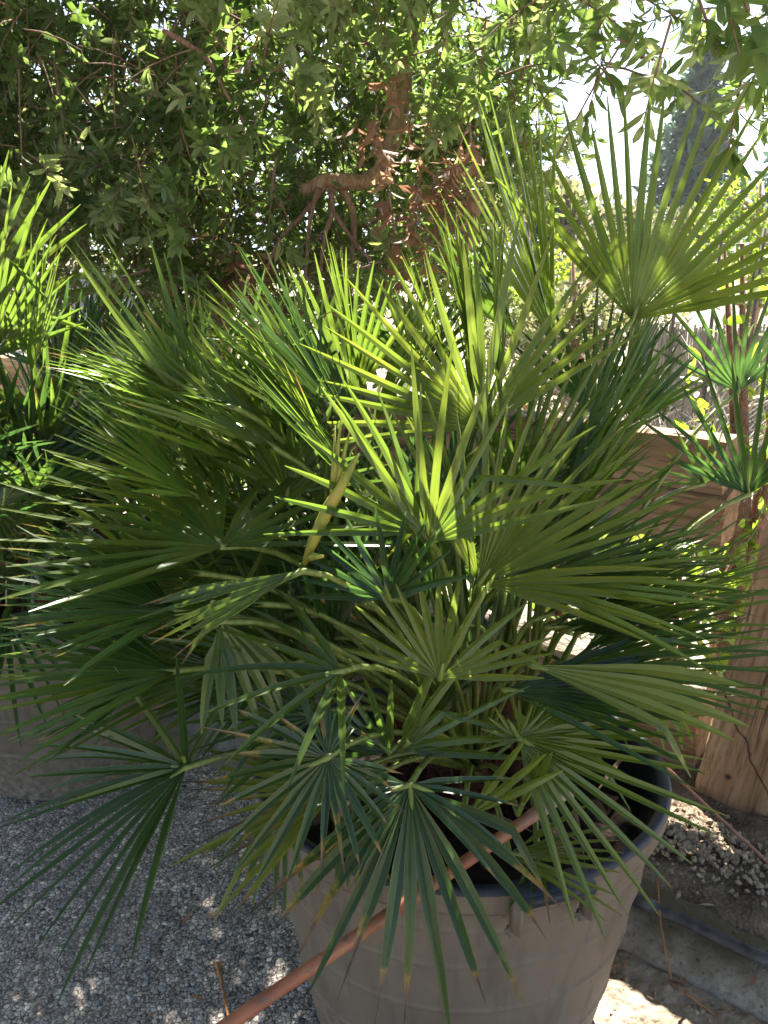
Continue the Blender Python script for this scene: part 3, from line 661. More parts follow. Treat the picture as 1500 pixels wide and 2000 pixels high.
edge_fans(5, (1040, 1180), (1190, 1330), (1.06, 1.22), (-8, 25), (280, 390), (-.1, .15, 1), .35, w_=.018)
edge_fans(5, (340, 480), (1130, 1330), (.98, 1.12), (165, 205), (270, 360), (.1, .12, 1), .3, w_=.018)
edge_fans(6, (450, 660), (1150, 1290), (1.02, 1.16), (120, 200), (250, 340), (.2, .0, 1), .4, w_=.017)
edge_fans(5, (480, 680), (1290, 1420), (1.00, 1.10), (95, 175), (210, 300), (.3, -.4, .8), .35, (60, 110), (8, 12), .016)
edge_fans(6, (700, 1010), (1040, 1280), (1.30, 1.42), (60, 130), (240, 320), (.3, -.9, .3), .3, (70, 120), (9, 13), .018, into=INNER)
edge_fans(6, (560, 900), (960, 1180), (1.14, 1.30), (50, 150), (220, 320), (.2, -.7, .5), .2, (70, 120), (9, 13), .017, into=INNER)
edge_fans(9, (380, 640), (1080, 1240), (1.22, 1.40), (60, 170), (220, 320), (.2, -.6, .6), .25, (80, 130), (10, 14), .019, into=INNER)
edge_fans(6, (380, 620), (1280, 1480), (1.08, 1.25), (60, 190), (180, 260), (.2, -.5, .8), .3, (80, 130), (9, 13), .017, into=INNER)
edge_fans(7, (640, 960), (1180, 1420), (1.02, 1.14), (60, 120), (180, 270), (.7, -.5, .3), .3, (50, 90), (6, 9), .016, into=INNER)
kind(INNER.build('inner_fronds', [m_palm, m_pet], palm), 'stuff')
# flower spathe: a yellow, wrinkled, part-open bract among the stems
def spathe():
    b = MB(); rl = np.array(palm.location)
    P = [at(595, 1100, 1.0), at(612, 1055, .99), at(640, 995, .98), at(664, 955, .98), at(690, 905, .985), at(702, 885, .99)]
    b.tube([np.array(p)-rl for p in P], [.004, .0075, .0085, .007, .004, .0010], 10)
    P = [at(602, 1092, .985), at(614, 1086, .975), at(632, 1087, .97)]
    b.tube([np.array(p)-rl for p in P], [.004, .005, .002], 8)
    for (x, y) in ((655, 830), (690, 815), (668, 800)):
        P = [at(648, 985, .985), at((648+x)/2, (985+y)/2, .99), at(x, y, 1.0)]; b.tube([np.array(p)-rl for p in P], [.004, .0032, .0006], 6)
    o = b.build('spathe', m_spathe, palm); return o
spathe()

# left palm, in the pot behind
rl_ = np.random.default_rng(5)
palm2 = thing('fan_palm', 'upright fan palm growing from the half hidden pot behind', 'palm', LC+Vector((0, 0, .42)), 'potted fan palms')
make_trunk(palm2, (LC.x, LC.y, 0), .40, rl_, [(0, 0, .35, .06), (.09, .04, .26, .045), (-.1, .02, .28, .045), (.02, -.1, .2, .04)])
FL = [
 dict(h=(-20, 700, 2.0), t=(45, 350, 2.0), N=(-.3, -.85, .4), span=120, n=20, droop=.03, tone=.6, age=.1, wmax=.028),
 dict(h=(60, 730, 1.95), t=(135, 465, 1.95), N=(-.75, -.55, .2), span=90, n=16, droop=.03, tone=.62, age=.3, wmax=.028),
 dict(h=(-60, 620, 2.1), t=(-10, 300, 2.1), N='cam', span=120, n=16, droop=.03, tone=.6, age=.1, wmax=.028),
 dict(h=(115, 760, 2.1), t=(205, 560, 2.15), N='cam', span=120, n=16, droop=.03, tone=.1, age=.1, wmax=.026),
 dict(h=(70, 900, 1.9), t=(150, 720, 1.9), N='cam', span=170, n=18, droop=.05, tone=.3, age=.1, wmax=.026),
 dict(h=(215, 900, 1.95), t=(190, 720, 2.0), N='cam', span=120, n=16, droop=.03, tone=.35, age=.1, wmax=.026),
 dict(h=(290, 830, 2.1), t=(300, 660, 2.15), N='cam', span=120, n=16, droop=.03, tone=.15, age=.1, wmax=.024),
 dict(h=(-10, 1000, 1.75), t=(110, 900, 1.72), N='camup', span=180, n=18, droop=.1, tone=.55, age=.5, wmax=.026),
 dict(h=(110, 1010, 1.75), t=(20, 920, 1.68), N='camup', span=150, n=16, droop=.1, tone=.4, age=.3, wmax=.024),
 dict(h=(60, 1110, 1.78), t=(180, 1060, 1.70), N='camup', span=180, n=18, droop=.15, tone=.3, age=.3, wmax=.024),
]
b2 = lambda h: (LC.x+rl_.uniform(-.08, .08), LC.y+rl_.uniform(-.06, .06), .66)
for f in FL:
    f = dict(f); h = at(*f.pop('h')); t = at(*f.pop('t')); N = f.pop('N'); add_frond(palm2, h, t, N, base=b2(h), r=rl_, **f)
fill(palm2, LC, .6, 34, rl_, m_palm, .25, (.2, .5), (.3, .42), (0, 70), (-170, 60), lambda h, t: max(h[2], t[2]) < 1.42 and t[0] > -1.6, b2)

# third palm further back, in deep shade
TC = Vector((-1.05, 2.80, 0)); r3 = np.random.default_rng(9)
palm3 = thing('fan_palm', 'fan palm tinted blue green for the deep shade behind the upright palm', 'palm', TC, None)
make_trunk(palm3, (TC.x, TC.y, 0), .0, r3, [(0, 0, .55, .10), (.1, .05, .45, .07)])
for hx, hy, tx, ty, Yy, sp_ in ((250, 815, 250, 610, 2.65, 130), (190, 760, 175, 560, 2.7, 130), (320, 830, 345, 640, 2.6, 120), (290, 760, 330, 590, 2.85, 120), (140, 740, 120, 560, 2.8, 120), (380, 830, 420, 680, 2.75, 120), (215, 700, 290, 590, 2.9, 110)):
    add_frond(palm3, at(hx, hy, Yy), at(tx, ty, Yy+.05), V3(r3.normal(0, .4), -1, .25), span=sp_, n=18, cut=.36, droop=.05, wmax=.026, tone=float(r3.uniform(.1, .6)), age=.2, mat=m_palmblue, base=(TC.x, TC.y, .5), r=r3, lscale=1.1)
fill(palm3, TC, .5, 20, r3, m_palmblue, .35, (.3, .6), (.32, .45), (0, 70), (-180, 20), lambda h, t: max(h[2], t[2]) < 1.28, None, .3)

# ------------------------------------------------------------------ wooden fence of sleepers
def fence():
    t = thing('wooden_fence', 'rough timber fence of thick sleepers and a stout post behind the pots', 'fence', F0, rotz=FROT)
    r = np.random.default_rng(2)
    def sleeper(L, H, T, along, front, z, seed, vertical=False):
        rr = np.random.default_rng(seed); b = MB(); n = 60
        sec = [(-T/2, 0), (-T/2, H*.04), (-T/2, H*.5), (-T/2, H*.96), (-T/2+.012, H), (T/2-.012, H), (T/2, H*.96), (T/2, H*.5), (T/2, H*.04), (T/2-.01, 0), (-T/2+.01, 0)]
        k = len(sec); vs = []
        for i in range(n+1):
            a = L*i/n
            for j, (y, zz) in enumerate(sec):
                w1 = .005*math.sin(a*4.3+j*1.3+seed)+.004*math.sin(a*13+j*2.1)+rr.normal(0, .0012)
                vs.append((a+(.004*math.sin(j*2.0) if i in (0, n) else 0), y+w1, zz+w1*.8))
        fs = []; mi = []
        for i in range(n):
            for j in range(k):
                fs.append((i*k+j, (i+1)*k+j, (i+1)*k+(j+1) % k, i*k+(j+1) % k)); mi.append(1 if j == 4 and not vertical else 0)
        fs += [tuple(range(k)), tuple(n*k+j for j in range(k-1, -1, -1))]; mi += [0, 0]
        if vertical: vs = [(z_, y, x) for (x, y, z_) in vs]
        b.add(vs, fs); b.m = mi
        return b
    # local axes: x along the fence (to the left, away), -y would be behind; front is +y
    o = sleeper(4.6, .134, .13, 0, 0, .735, 3).build('rail', [m_woodx, m_woodx], t, (.04, .012, .735)); sharp(o)
    o = sleeper(4.6, .134, .13, 0, 0, .735, 6).build('rail', [m_woodx, m_woodtop], t, (.055, -.008, .866)); sharp(o)
    o = sleeper(4.6, .25, .13, 0, 0, .07, 8).build('rail', [m_woodx, m_woodtop], t, (.04, 0, .085)); sharp(o)
    o = sleeper(1.28, .235, .12, 0, 0, 0, 5, True).build('post', [m_woodz, m_woodz], t, (-.215, .09, .03)); sharp(o); o.rotation_euler = (0, math.radians(-7), 0)
    for a in (2.3, 4.45):
        o = sleeper(1.10, .2, .12, 0, 0, 0, int(a*7), True).build('post', [m_woodz, m_woodz], t, (a, -.14, .0)); sharp(o)
    b = MB(); b.tube([(-.06, .14, .66), (-.02, .18, .665), (-.005, .19, .665)], [.002, .002, .002], 6); b.tube([(-.005, .19, .665), (-.002, .192, .665)], [.006, .006], 8)
    b.build('nail', m_steel, t)
    return t
fence()
# FN must be the local +y of the fence
# chain-link behind the sleepers
def chain_link():
    t = thing('chain_link_fence', 'green wire mesh fence stretched behind the timber sleepers', 'fence', F0, rotz=FROT)
    d = .062; L = 4.4; H = 1.12; b = []
    n = int(L/d); K = int(H/(d/2))
    P = np.zeros((n, K, 3)); R = np.full((n, K), .0014)
    for i in range(n):
        for k in range(K):
            P[i, k] = (-.9+i*d+(d/2 if k % 2 else 0)*1.0+(.0), -.12+.0025*(1 if k % 2 else -1)+.006*math.sin(i*.9+k*.4), .02+k*d/2)
    v1, l1, t1 = tubes_arrays(P, R)
    P2 = P.copy(); P2[:, :, 0] -= np.where(np.arange(K) % 2, d, 0)[None]; v2, l2, t2 = tubes_arrays(P2, R)
    cloud('wire_mesh', np.concatenate([v1, v2]), np.concatenate([l1, l2+len(v1)]), np.concatenate([t1, t2]), m_wire, t, smooth=True)
    bb = MB()
    for i in range(n):                                   # twisted ends along the top
        x = -.9+i*d; z = .02+(K-1)*d/2
        bb.tube([(x-.018, -.12, z), (x-.006, -.114, z+.016), (x+.004, -.124, z+.020), (x+.014, -.118, z+.006), (x+.018, -.12, z)], .0014, 4, cap=False)
    bb.build('wire_loop', m_wire, t)
    bp = MB(); bp.tube([(1.9, -.16, 0), (1.9, -.16, 1.2)], .018, 10); bp.build('post', m_steel, t)
    return t
chain_link()

# ------------------------------------------------------------------ cane, hose, tube, twigs
def cane():
    b = MB(); pA = at(440, 2030, .66); rimp = atz(800, 1758, .575); pB = atz(1115, 1542, .655)
    d = (rimp-pA); P = []; n = 80
    u_ = (pB-rimp).normalized(); A0 = rimp-u_*((rimp.z-.012)/u_.z); LC_ = (pB-A0).length
    nodes = [q/LC_ for q in (.22, .51, .83, 1.12, 1.44, 1.70)]+[1-.30/LC_, 1-.06/LC_]; rad = []; g = []
    for i in range(n+1):
        t = i/n; p = A0.lerp(pB, t); p = p+Vector((0, 0, -.012*math.sin(t*math.pi)*0)); P.append(p)
        rad.append(.0098+.0024*max(math.exp(-((t-q)*LC_/.007)**2) for q in nodes)-.001*t); g.append(max(0, 1-(1-t)*LC_/.12))
    b.tube(P, rad, 14, 0, True, grey=[min(1, q) for q in g for _ in range(14)])
    o = b.build('cane', m_cane); tag(o, 'long reddish brown cane leaning across the rim of the front pot', 'cane')
cane()
def hose():
    b = MB(); P = [fpt(a, .585+.012*math.sin(a*5+.5)+.006*math.sin(a*17), .093+.004*math.sin(a*9)) for a in np.linspace(-1.6, 3.6, 120)]
    b.tube(P, .0125, 10); b.tube([fpt(-.05, .588, .095), fpt(-.01, .588, .095)], .0155, 10)
    tag(b.build('drip_hose', m_hose), 'dusty black irrigation hose lying along the concrete kerb', 'hose')
hose()
def thin_tube():
    b = MB(); K = [at(1215, 1500, 1.33), at(1250, 1487, 1.38), at(1300, 1500, 1.44), at(1360, 1555, 1.50), at(1430, 1620, 1.50), at(1510, 1695, 1.46), at(1600, 1790, 1.40)]
    P = []
    for i in range(len(K)-1):
        for t in np.linspace(0, 1, 6)[:-1]:
            p0 = K[max(0, i-1)]; p1 = K[i]; p2 = K[i+1]; p3 = K[min(len(K)-1, i+2)]
            P.append(.5*((2*p1)+(p2-p0)*t+(2*p0-5*p1+4*p2-p3)*t*t+(3*p1-p0-3*p2+p3)*t**3))
    b.tube(P, .0042, 8); tag(b.build('drip_tube', m_tube), 'thin brown tube looping out of the front pot past the post', 'tube')
thin_tube()
def twig(pts, rad, label, name='twig', m=m_drytwig, side=None):
    b = MB(); r = np.random.default_rng(len(label)); P = []
    for i in range(len(pts)-1):
        for t in np.linspace(0, 1, 5)[:-1]:
            P.append(np.array(pts[i].lerp(pts[i+1], t))+r.normal(0, rad*.35, 3))
    P.append(np.array(pts[-1])); n = len(P); b.tube(P, [rad*(1.1-.6*i/n) for i in range(n)], 6)
    for q in (side or []): b.tube([np.array(pts[1]), np.array(q)], [rad*.7, rad*.3], 5)
    tag(b.build(name, m), label, 'twig')
twig([atz(422, 1880, .012), atz(432, 1915, .016), atz(441, 1960, .014), atz(445, 2010, .012)], .0038, 'crooked orange twig lying on the grey path')
twig([atz(1283, 1722, .10), atz(1290, 1800, .095), atz(1300, 1860, .07), atz(1312, 1912, .03)], .0022, 'thin brown stem hanging down over the kerb')
twig([atz(1335, 1935, .02), atz(1365, 1960, .018), atz(1410, 1990, .015)], .0024, 'short pale twig lying in the dirt below the kerb')
# fallen leaves on soil and path, counted one by one
def litter(p, ang, L, label, m=m_deadleaf):
    v, l, t, a = leaf_arrays(np.zeros((1, 3)), V3(math.cos(ang), math.sin(ang), .12)[None], V3(.1, .1, 1)[None], np.array([L]), np.array([L*.24]), np.array([.6]))
    o = cloud('fallen_leaf', v, l, t, m, None, tuple(p), {'var': a}); tag(o, label, 'leaf', 'fallen leaves')
litter(atz(1322, 1930, .02), .8, .045, 'small pale brown fallen leaf below the kerb')
litter(atz(1345, 1925, .022), 2.6, .04, 'tan fallen leaf beside the pale twig')

rs_ = np.random.default_rng(12)
for k in range(14):
    a = rs_.uniform(0, 6.28); q = rs_.uniform(.04, .24); x0, y0 = PC.x+q*math.cos(a)*1.1, PC.y-.03+q*math.sin(a)
    a2 = rs_.uniform(0, 6.28); L_ = rs_.uniform(.08, .20); d_ = V3(math.cos(a2), math.sin(a2), rs_.uniform(.1, .5))*L_
    v, l, t_, aa = leaf_arrays(np.zeros((1, 3)), d_[None], V3(.2, .1, 1)[None], np.array([L_]), np.array([rs_.uniform(.008, .015)]), np.array([.7]))
    o = cloud('dry_leaflet', v, l, t_, m_deadleaf, None, (x0, y0, .485), {'var': aa}); tag(o, 'dry brown palm leaflet lying on the soil of the front pot', 'leaf', 'dry leaflets in the front pot')

for k in range(16):
    q = atz(rs_.uniform(40, 560), rs_.uniform(1650, 1990), .012); litter(q, rs_.uniform(0, 6.28), rs_.uniform(.018, .04), 'small dry bottlebrush leaf lying on the grey path', m_deadleaf if k % 2 else m_straw)
for k in range(12):
    q = atz(rs_.uniform(1210, 1500), rs_.uniform(1700, 1990), 0); f_ = (q-F0).dot(FN); q.z = .095 if f_ < .57 else (.06 if f_ < .66 else .02)
    litter(q, rs_.uniform(0, 6.28), rs_.uniform(.02, .045), 'small dry leaf fallen along the kerb by the hose', m_deadleaf if k % 2 else m_straw)

# ------------------------------------------------------------------ bottlebrush tree
rt = np.random.default_rng(33)
tree = thing('bottlebrush_tree', 'wide bottlebrush tree with hanging leafy twigs over the fence', 'tree', (-.95, 4.35, 0))
TR = np.array(tree.location)
def br(name, K, rad, mat=m_bark, n=7):
    P = []; K = [np.array(k, float) for k in K]
    for i in range(len(K)-1):
        for t in np.linspace(0, 1, n)[:-1]:
            p0 = K[max(0, i-1)]; p1 = K[i]; p2 = K[i+1]; p3 = K[min(len(K)-1, i+2)]
            P.append(.5*((2*p1)+(p2-p0)*t+(2*p0-5*p1+4*p2-p3)*t*t+(3*p1-p0-3*p2+p3)*t**3))
    P.append(K[-1]); P = np.array(P)+rt.normal(0, rad[0]*.06, (len(P), 3))
    b = MB(); b.tube(P-TR, np.interp(np.linspace(0, 1, len(P)), np.linspace(0, 1, len(rad)), rad), 10); return b.build(name, mat, tree)
br('trunk', [(-.95, 4.35, -.02), (-.92, 4.30, .7), (-.86, 4.22, 1.5), (-.70, 4.0, 2.4), (-.5, 3.6, 3.1), (-.2, 3.2, 3.5)], [.12, .10, .088, .075, .06, .03])
br('branch', [(-.62, 3.85, 2.75), (-.1, 3.5, 2.85), at(815, -90, 3.1), at(812, 60, 3.0), at(790, 160, 2.85), at(768, 265, 2.75), at(742, 330, 2.7), at(700, 356, 2.66), at(640, 352, 2.64), at(590, 372, 2.62)], [.045, .038, .033, .029, .027, .026, .025, .024, .022, .016])
br('branch', [at(640, 355, 2.64), at(590, 420, 2.6), at(545, 470, 2.55), at(515, 540, 2.5)], [.010, .006, .005, .003], m_twig)
br('branch', [at(645, 360, 2.64), at(648, 420, 2.6), at(632, 470, 2.58), at(622, 580, 2.56)], [.011, .008, .007, .003], m_twig)
br('branch', [at(648, 410, 2.6), at(690, 470, 2.58), at(730, 520, 2.55)], [.007, .006, .004], m_twig)
br('branch', [at(665, 365, 2.66), at(690, 420, 2.7), at(690, 500, 2.72), at(700, 560, 2.72)], [.013, .011, .008, .004], m_bark)
br('branch', [at(620, 368, 2.62), at(604, 440, 2.55), at(598, 520, 2.5), at(595, 575, 2.48)], [.008, .006, .004, .002], m_twig)
br('branch', [(-.5, 3.6, 3.1), (.3, 3.2, 3.2), (.9, 2.9, 2.9), (1.2, 2.3, 3.0), (1.35, 1.7, 2.75)], [.05, .04, .03, .02, .008])
br('branch', [(-.5, 3.6, 3.1), (-.1, 2.6, 3.1), (.1, 1.9, 3.2), (-.2, 1.3, 3.1)], [.05, .035, .02, .008])
br('branch', [(.2, 3.1, 3.0), (-.6, 2.9, 3.2), (-1.5, 2.7, 3.1), (-2.4, 2.6, 2.6)], [.05, .04, .028, .012])
br('branch', [at(320, 60, 2.5), at(400, 110, 2.45), at(440, 180, 2.4), at(478, 240, 2.38)], [.008, .006, .005, .003], m_twig)

Sn = np.array(S)
LIT = [  # points of the scene that the photograph shows sunlit: the crown has its gaps above them
 (at(250, 840, 1.05), .30), (at(150, 1010, .98), .22), (at(430, 720, 1.15), .24), (at(830, 130, 2.75), .28), (at(650, 90, 2.6), .16), (at(1000, 120, 2.3), .16), (at(300, 70, 2.55), .16), (at(500, 130, 2.5), .20), (at(540, 300, 2.45), .10), (at(400, 420, 2.5), .08), (at(400, 680, 1.15), .16), (at(330, 880, 1.05), .13), (at(640, 600, 1.4), .16), (at(520, 720, 1.25), .14),
 (at(60, 450, 2.0), .22), (at(130, 560, 1.95), .16),
 (at(930, 770, 1.17), .06), (at(700, 700, 1.2), .07), (at(880, 460, 1.6), .10), (at(1210, 560, 1.46), .03), (at(1000, 400, 1.5), .05),
 (atz(1320, 1960, 0), .15), (atz(1200, 1950, 0), .11), (atz(1450, 2020, 0), .12), (atz(1310, 1615, .1), .05), (at(1270, 830, 1.95), .10), (at(1150, 1690, .95), .05),
 (at(420, 1345, .9), .02), (at(1300, 1200, 1.6), .12), (at(1390, 870, 1.42), .05), (at(1150, 1040, 1.15), .05),
 (atz(310, 1630, 0), .03), (atz(150, 1840, 0), .045), (atz(425, 1795, 0), .026), (atz(180, 1870, 0), .028), (atz(400, 1930, 0), .022)]
LQ = np.array([tuple(q) for q, _ in LIT]); LR = np.array([r_ for _, r_ in LIT])
def lit_mask(P):
    """True where a leaf would shade one of the sunlit spots"""
    bad = np.zeros(len(P), bool)
    for q, r_ in zip(LQ, LR):
        d = P-q; t = d @ Sn; dist = np.linalg.norm(d-t[:, None]*Sn, axis=1); bad |= (t > .35) & (dist < r_)
    return bad
def projA(P):
    z = P[:, 2]-CZ; f_ = P[:, 1]*math.cos(PITCH)-z*math.sin(PITCH); u = P[:, 1]*math.sin(PITCH)+z*math.cos(PITCH); return 750+F*P[:, 0]/f_, 1000-F*u/f_, f_
def spray_cloud(P, D, Ls, nl, r, leaf=(.046, .076), wid=.30, varc=.45, thin=.5):
    """hanging twigs with leaves set round them; returns leaf arrays and twig arrays"""
    n = len(P); K = 4; T = np.linspace(0, 1, K)
    D = nrm(D); sag = np.array([0, 0, -1.0])
    n_ = n; poly = P[:, None]+D[:, None]*(T[None, :, None]*Ls[:, None, None])+sag*((T**2)[None, :, None]*Ls[:, None, None]*.22)
    tw = tubes_arrays(poly, (np.array([.0026, .0022, .0017, .0009])[None]*np.ones((n, 1))), 4)
    tt = np.clip(r.uniform(.12, 1.0, (n, nl))**.8, 0, 1); a = np.cumsum(np.full((n, nl), 2.4), 1)+r.uniform(0, 6.28, (n, 1))
    base = P[:, None]+D[:, None]*(tt[..., None]*Ls[:, None, None])+sag*((tt**2)[..., None]*Ls[:, None, None]*.22)
    d2 = nrm(D[:, None]+sag*(2*tt*.22)[..., None]); ref = np.where(np.abs(d2[..., 2:3]) < .85, V3(0, 0, 1), V3(1, 0, 0))
    u = nrm(np.cross(d2, ref)); v = np.cross(d2, u); out = np.cos(a)[..., None]*u+np.sin(a)[..., None]*v
    an = r.uniform(.55, 1.15, (n, nl))[..., None]; ld = d2*np.cos(an)+out*np.sin(an)+r.normal(0, .10, (n, nl, 3)); ln = d2*np.sin(an)-out*np.cos(an)+r.normal(0, .25, (n, nl, 3))
    L = r.uniform(*leaf, (n, nl))*(1.1-.35*tt); sv = r.normal(varc, .24, (n, 1)); var = np.clip(sv+r.normal(0, .10, (n, nl)), 0, 1)
    return base.reshape(-1, 3), ld.reshape(-1, 3), ln.reshape(-1, 3), L.ravel(), (L*wid*r.uniform(.8, 1.2, (n, nl))).ravel(), var.ravel(), tw, poly
def sample(n, lo, hi, r): return r.uniform(lo, hi, (n, 3))
def leaf_and_twig(name, lv, tw, mats, loc=0):
    v, l, t, a = lv; n = len(v); k = len(t)
    return cloud(name, np.concatenate([v, tw[0]])-TR, np.concatenate([l, tw[1]+n]), np.concatenate([t, tw[2]]), mats, tree, attrs={'var': np.concatenate([a, np.full(len(tw[0]), .5)])}, smooth=True, mi=np.concatenate([np.zeros(k), np.ones(len(tw[2]))]))
def crown():
    r = rt; PP = []; DD = []
    # a) the hanging curtain left and middle
    P = sample(6600, (-2.7, 2.35, 1.12), (.62, 3.75, 3.1), r); x, y, f_ = projA(P)
    lim = np.interp(x, [-400, 0, 150, 330, 600, 800, 930, 1010, 1090], [480, 430, 480, 585, 590, 560, 500, 330, 60])+60*np.sin(x*.021)+r.normal(0, 45, len(P))
    keep = (y < lim)
    hole = (np.abs(x-960) < 70) & (y < 120) & (r.random(len(P)) < .6); keep &= ~hole
    PP.append(P[keep])
    # b) looser sprays in front of the sky, upper right
    P = sample(420, (.2, 1.75, 1.70), (1.75, 2.9, 2.7), r); x, y, f_ = projA(P)
    lim = np.interp(x, [900, 1000, 1150, 1250, 1400, 1500, 1600], [330, 270, 190, 120, 170, 210, 200])+r.normal(0, 45, len(P))
    dens = np.interp(x, [900, 980, 1050, 1150, 1260, 1400, 1600], [1, .45, .35, .5, .55, 1, 1])
    PP.append(P[(y < lim) & (r.random(len(P)) < dens)])
    # c) the roof of leaves above the frame that shades the pots
    P = sample(3000, (-2.5, .9, 2.35), (1.9, 3.6, 4.0), r); x, y, f_ = projA(P)
    PP.append(P[(y < -40) & (P[:, 2] > 2.2+.0*P[:, 1])])
    P = np.concatenate(PP); P = P[~(lit_mask(P) & (r.random(len(P)) < .97))]
    x, y, f_ = projA(P); q_ = r.random(len(P))
    g1 = (((x > 585) & (x < 850) & (y > 220) & (y < 410)) | ((x > 715) & (x < 840) & (y > 90) & (y < 300))) & (P[:, 1] < 2.95) & (q_ < .93)
    g2 = (x > 500) & (x < 745) & (y > 330) & (y < 600) & (P[:, 1] < 2.75) & (q_ < .80)
    g3 = (x > 740) & (x < 985) & (y > 150) & (y < 500) & (P[:, 1] < 2.55) & (q_ < .80)
    P = P[~(g1 | g2 | g3)]
    n = len(P); out = np.stack([r.normal(-.1, .45, n), r.normal(-.45, .4, n), r.normal(-.20, .60, n)], 1)
    hi = P[:, 2] > 2.45; out[hi] += np.array([0, 0, .55]); Ls = r.uniform(.16, .34, n)
    B, ld, ln, L, W, var, tw, poly = spray_cloud(P, out, Ls, 25, r)
    x, y, f_ = projA(B); q_ = r.random(len(B))
    g1 = (((x > 600) & (x < 830) & (y > 235) & (y < 405)) | ((x > 725) & (x < 825) & (y > 110) & (y < 300))) & (B[:, 1] < 2.9) & (q_ < .82)
    ok = ~((lit_mask(B) & (r.random(len(B)) < .9)) | g1); B, ld, ln, L, W, var = B[ok], ld[ok], ln[ok], L[ok], W[ok], var[ok]
    v, l, t, a = leaf_arrays(B, ld, ln, L, W, var)
    cloud('crown', v-TR, l, t, m_bottle, tree, attrs={'var': a}, smooth=True)
    cloud('twig', tw[0]-TR, tw[1], tw[2], m_twig, tree, smooth=True)
    # seed capsules: beads packed along some of the visible twigs
    x, y, f_ = projA(P); vis = np.where((x > -50) & (x < 1550) & (y > -50) & (f_ < 2.95))[0]; pick = r.choice(vis, min(170, len(vis)), replace=False)
    oc = np.array([(1,0,0),(-1,0,0),(0,1,0),(0,-1,0),(0,0,1),(0,0,-1)], float); of = np.array([0,2,4,2,1,4,1,3,4,3,0,4,2,0,5,1,2,5,3,1,5,0,3,5])
    cs = []; rs = []
    for i in pick:
        t0 = r.uniform(.0, .4); m = int(r.integers(22, 40))
        for k in range(m):
            tt = t0+.25*k/m; p0 = poly[i, 0]+(poly[i, 3]-poly[i, 0])*tt*.95; dv = r.normal(0, 1, 3); cs.append(p0+nrm(dv)*.0045); rs.append(r.uniform(.0028, .0042))
    cs = np.array(cs); rs = np.array(rs); v = (cs[:, None]+oc[None]*rs[:, None, None]).reshape(-1, 3)
    cloud('seed_capsules', v-TR, (np.arange(len(cs))[:, None]*6+of).ravel(), np.full(len(cs)*8, 3), m_caps, tree, smooth=True)
    # clumps of dead brown leaves
    cen = [(at(810, 270, 2.4), 9), (at(850, 310, 2.36), 9), (at(850, 390, 2.38), 8), (at(935, 370, 2.4), 6), (at(790, 245, 2.5), 3), (at(890, 450, 2.4), 6), (at(520, 560, 2.7), 16), (at(430, 520, 2.8), 14), (at(330, 560, 2.8), 8), (at(620, 540, 2.8), 12)]
    Q = []
    for c, m in cen: Q.append(np.array(c)+r.normal(0, .075, (m, 3))*np.array([1, 1, .8]))
    Q = np.concatenate(Q); n = len(Q); D = np.stack([r.normal(0, .35, n), r.normal(-.1, .35, n), np.full(n, -1.0)], 1)
    B, ld, ln, L, W, var, tw, poly = spray_cloud(Q, D, r.uniform(.07, .13, n), 7, r, (.055, .085), .40, .5)
    leaf_and_twig('dead_leaves', leaf_arrays(B, ld, ln, L, W, var, .35, .3), tw, [m_deadleaf, m_twig])
    # big near leaves, top right corner
    cen = [(1290, 105, 1.55), (1380, 25, 1.3), (1425, 15, 1.25), (1470, 45, 1.3), (1440, 195, 1.5), (1150, 100, 1.9), (1230, 130, 1.7), (1330, 165, 1.7), (1490, 110, 1.5), (1080, 60, 1.9), (1180, 30, 1.8)]
    Q = np.array([tuple(at(*c)) for c in cen]); n = len(Q); D = np.stack([r.normal(0, .5, n), r.normal(-.2, .3, n), r.normal(-.5, .3, n)], 1)
    for i in range(n):
        B, ld, ln, L, W, var, tw, poly = spray_cloud(Q[i:i+1]-nrm(D[i:i+1])*.06, D[i:i+1], r.uniform(.10, .16, 1), 13, r, (.06, .085), .30, .45)
        leaf_and_twig('leaf_spray', leaf_arrays(B, ld, ln, L, W, var), tw, [m_bottle, m_twig])
crown()

# ------------------------------------------------------------------ plants beyond the fence
def shrub(name, label, cat, loc, h, rad, n, leaf, wid, mat, seed, group=None, stems=6, varc=.6, hang=.1):
    r = np.random.default_rng(seed); t = thing(name, label, cat, loc, group)
    b = MB()
    for i in range(stems):
        a = r.uniform(0, 6.28); q = r.uniform(.2, .8)*rad
        b.tube([V3(0, 0, 0)+r.normal(0, .03, 3)*V3(1, 1, 0), V3(math.cos(a)*q*.4, math.sin(a)*q*.4, h*.5), V3(math.cos(a)*q, math.sin(a)*q, h*r.uniform(.75, 1))], [.02*h, .013*h, .004*h], 6)
    b.build('stem', m_twig, t)
    P = r.normal(0, 1, (n, 3)); P = nrm(P)*(r.uniform(0, 1, (n, 1))**.45); P = P*V3(rad, rad, h*.5)+V3(0, 0, h*.55)
    P += .12*rad*np.sin(P*7/rad+seed)
    D = nrm(P-V3(0, 0, h*.3))*.7+r.normal(0, .6, (n, 3))+V3(0, 0, hang); N = r.normal(0, .6, (n, 3))+V3(0, 0, 1)
    L = r.uniform(.7, 1.2, n)*leaf
    v, l, tt, a = leaf_arrays(P, D, N, L, L*wid, np.clip(r.normal(varc, .2, n), 0, 1)); cloud('foliage', v, l, tt, mat, t, attrs={'var': a}, smooth=True)
    return t
sg = 'leafy shrubs beyond the wire mesh'
p = fpt(.32, -.62, 0); shrub('leafy_shrub', 'bright yellow green shrub seen under the upper sleeper by the post', 'shrub', p, .62, .36, 420, .075, .42, m_shrub, 1, sg, 9)
p = fpt(.85, -.75, 0); shrub('leafy_shrub', 'bright green shrub behind the mesh at the right of the front palm', 'shrub', p, .66, .40, 520, .07, .42, m_shrub, 2, sg, 9)
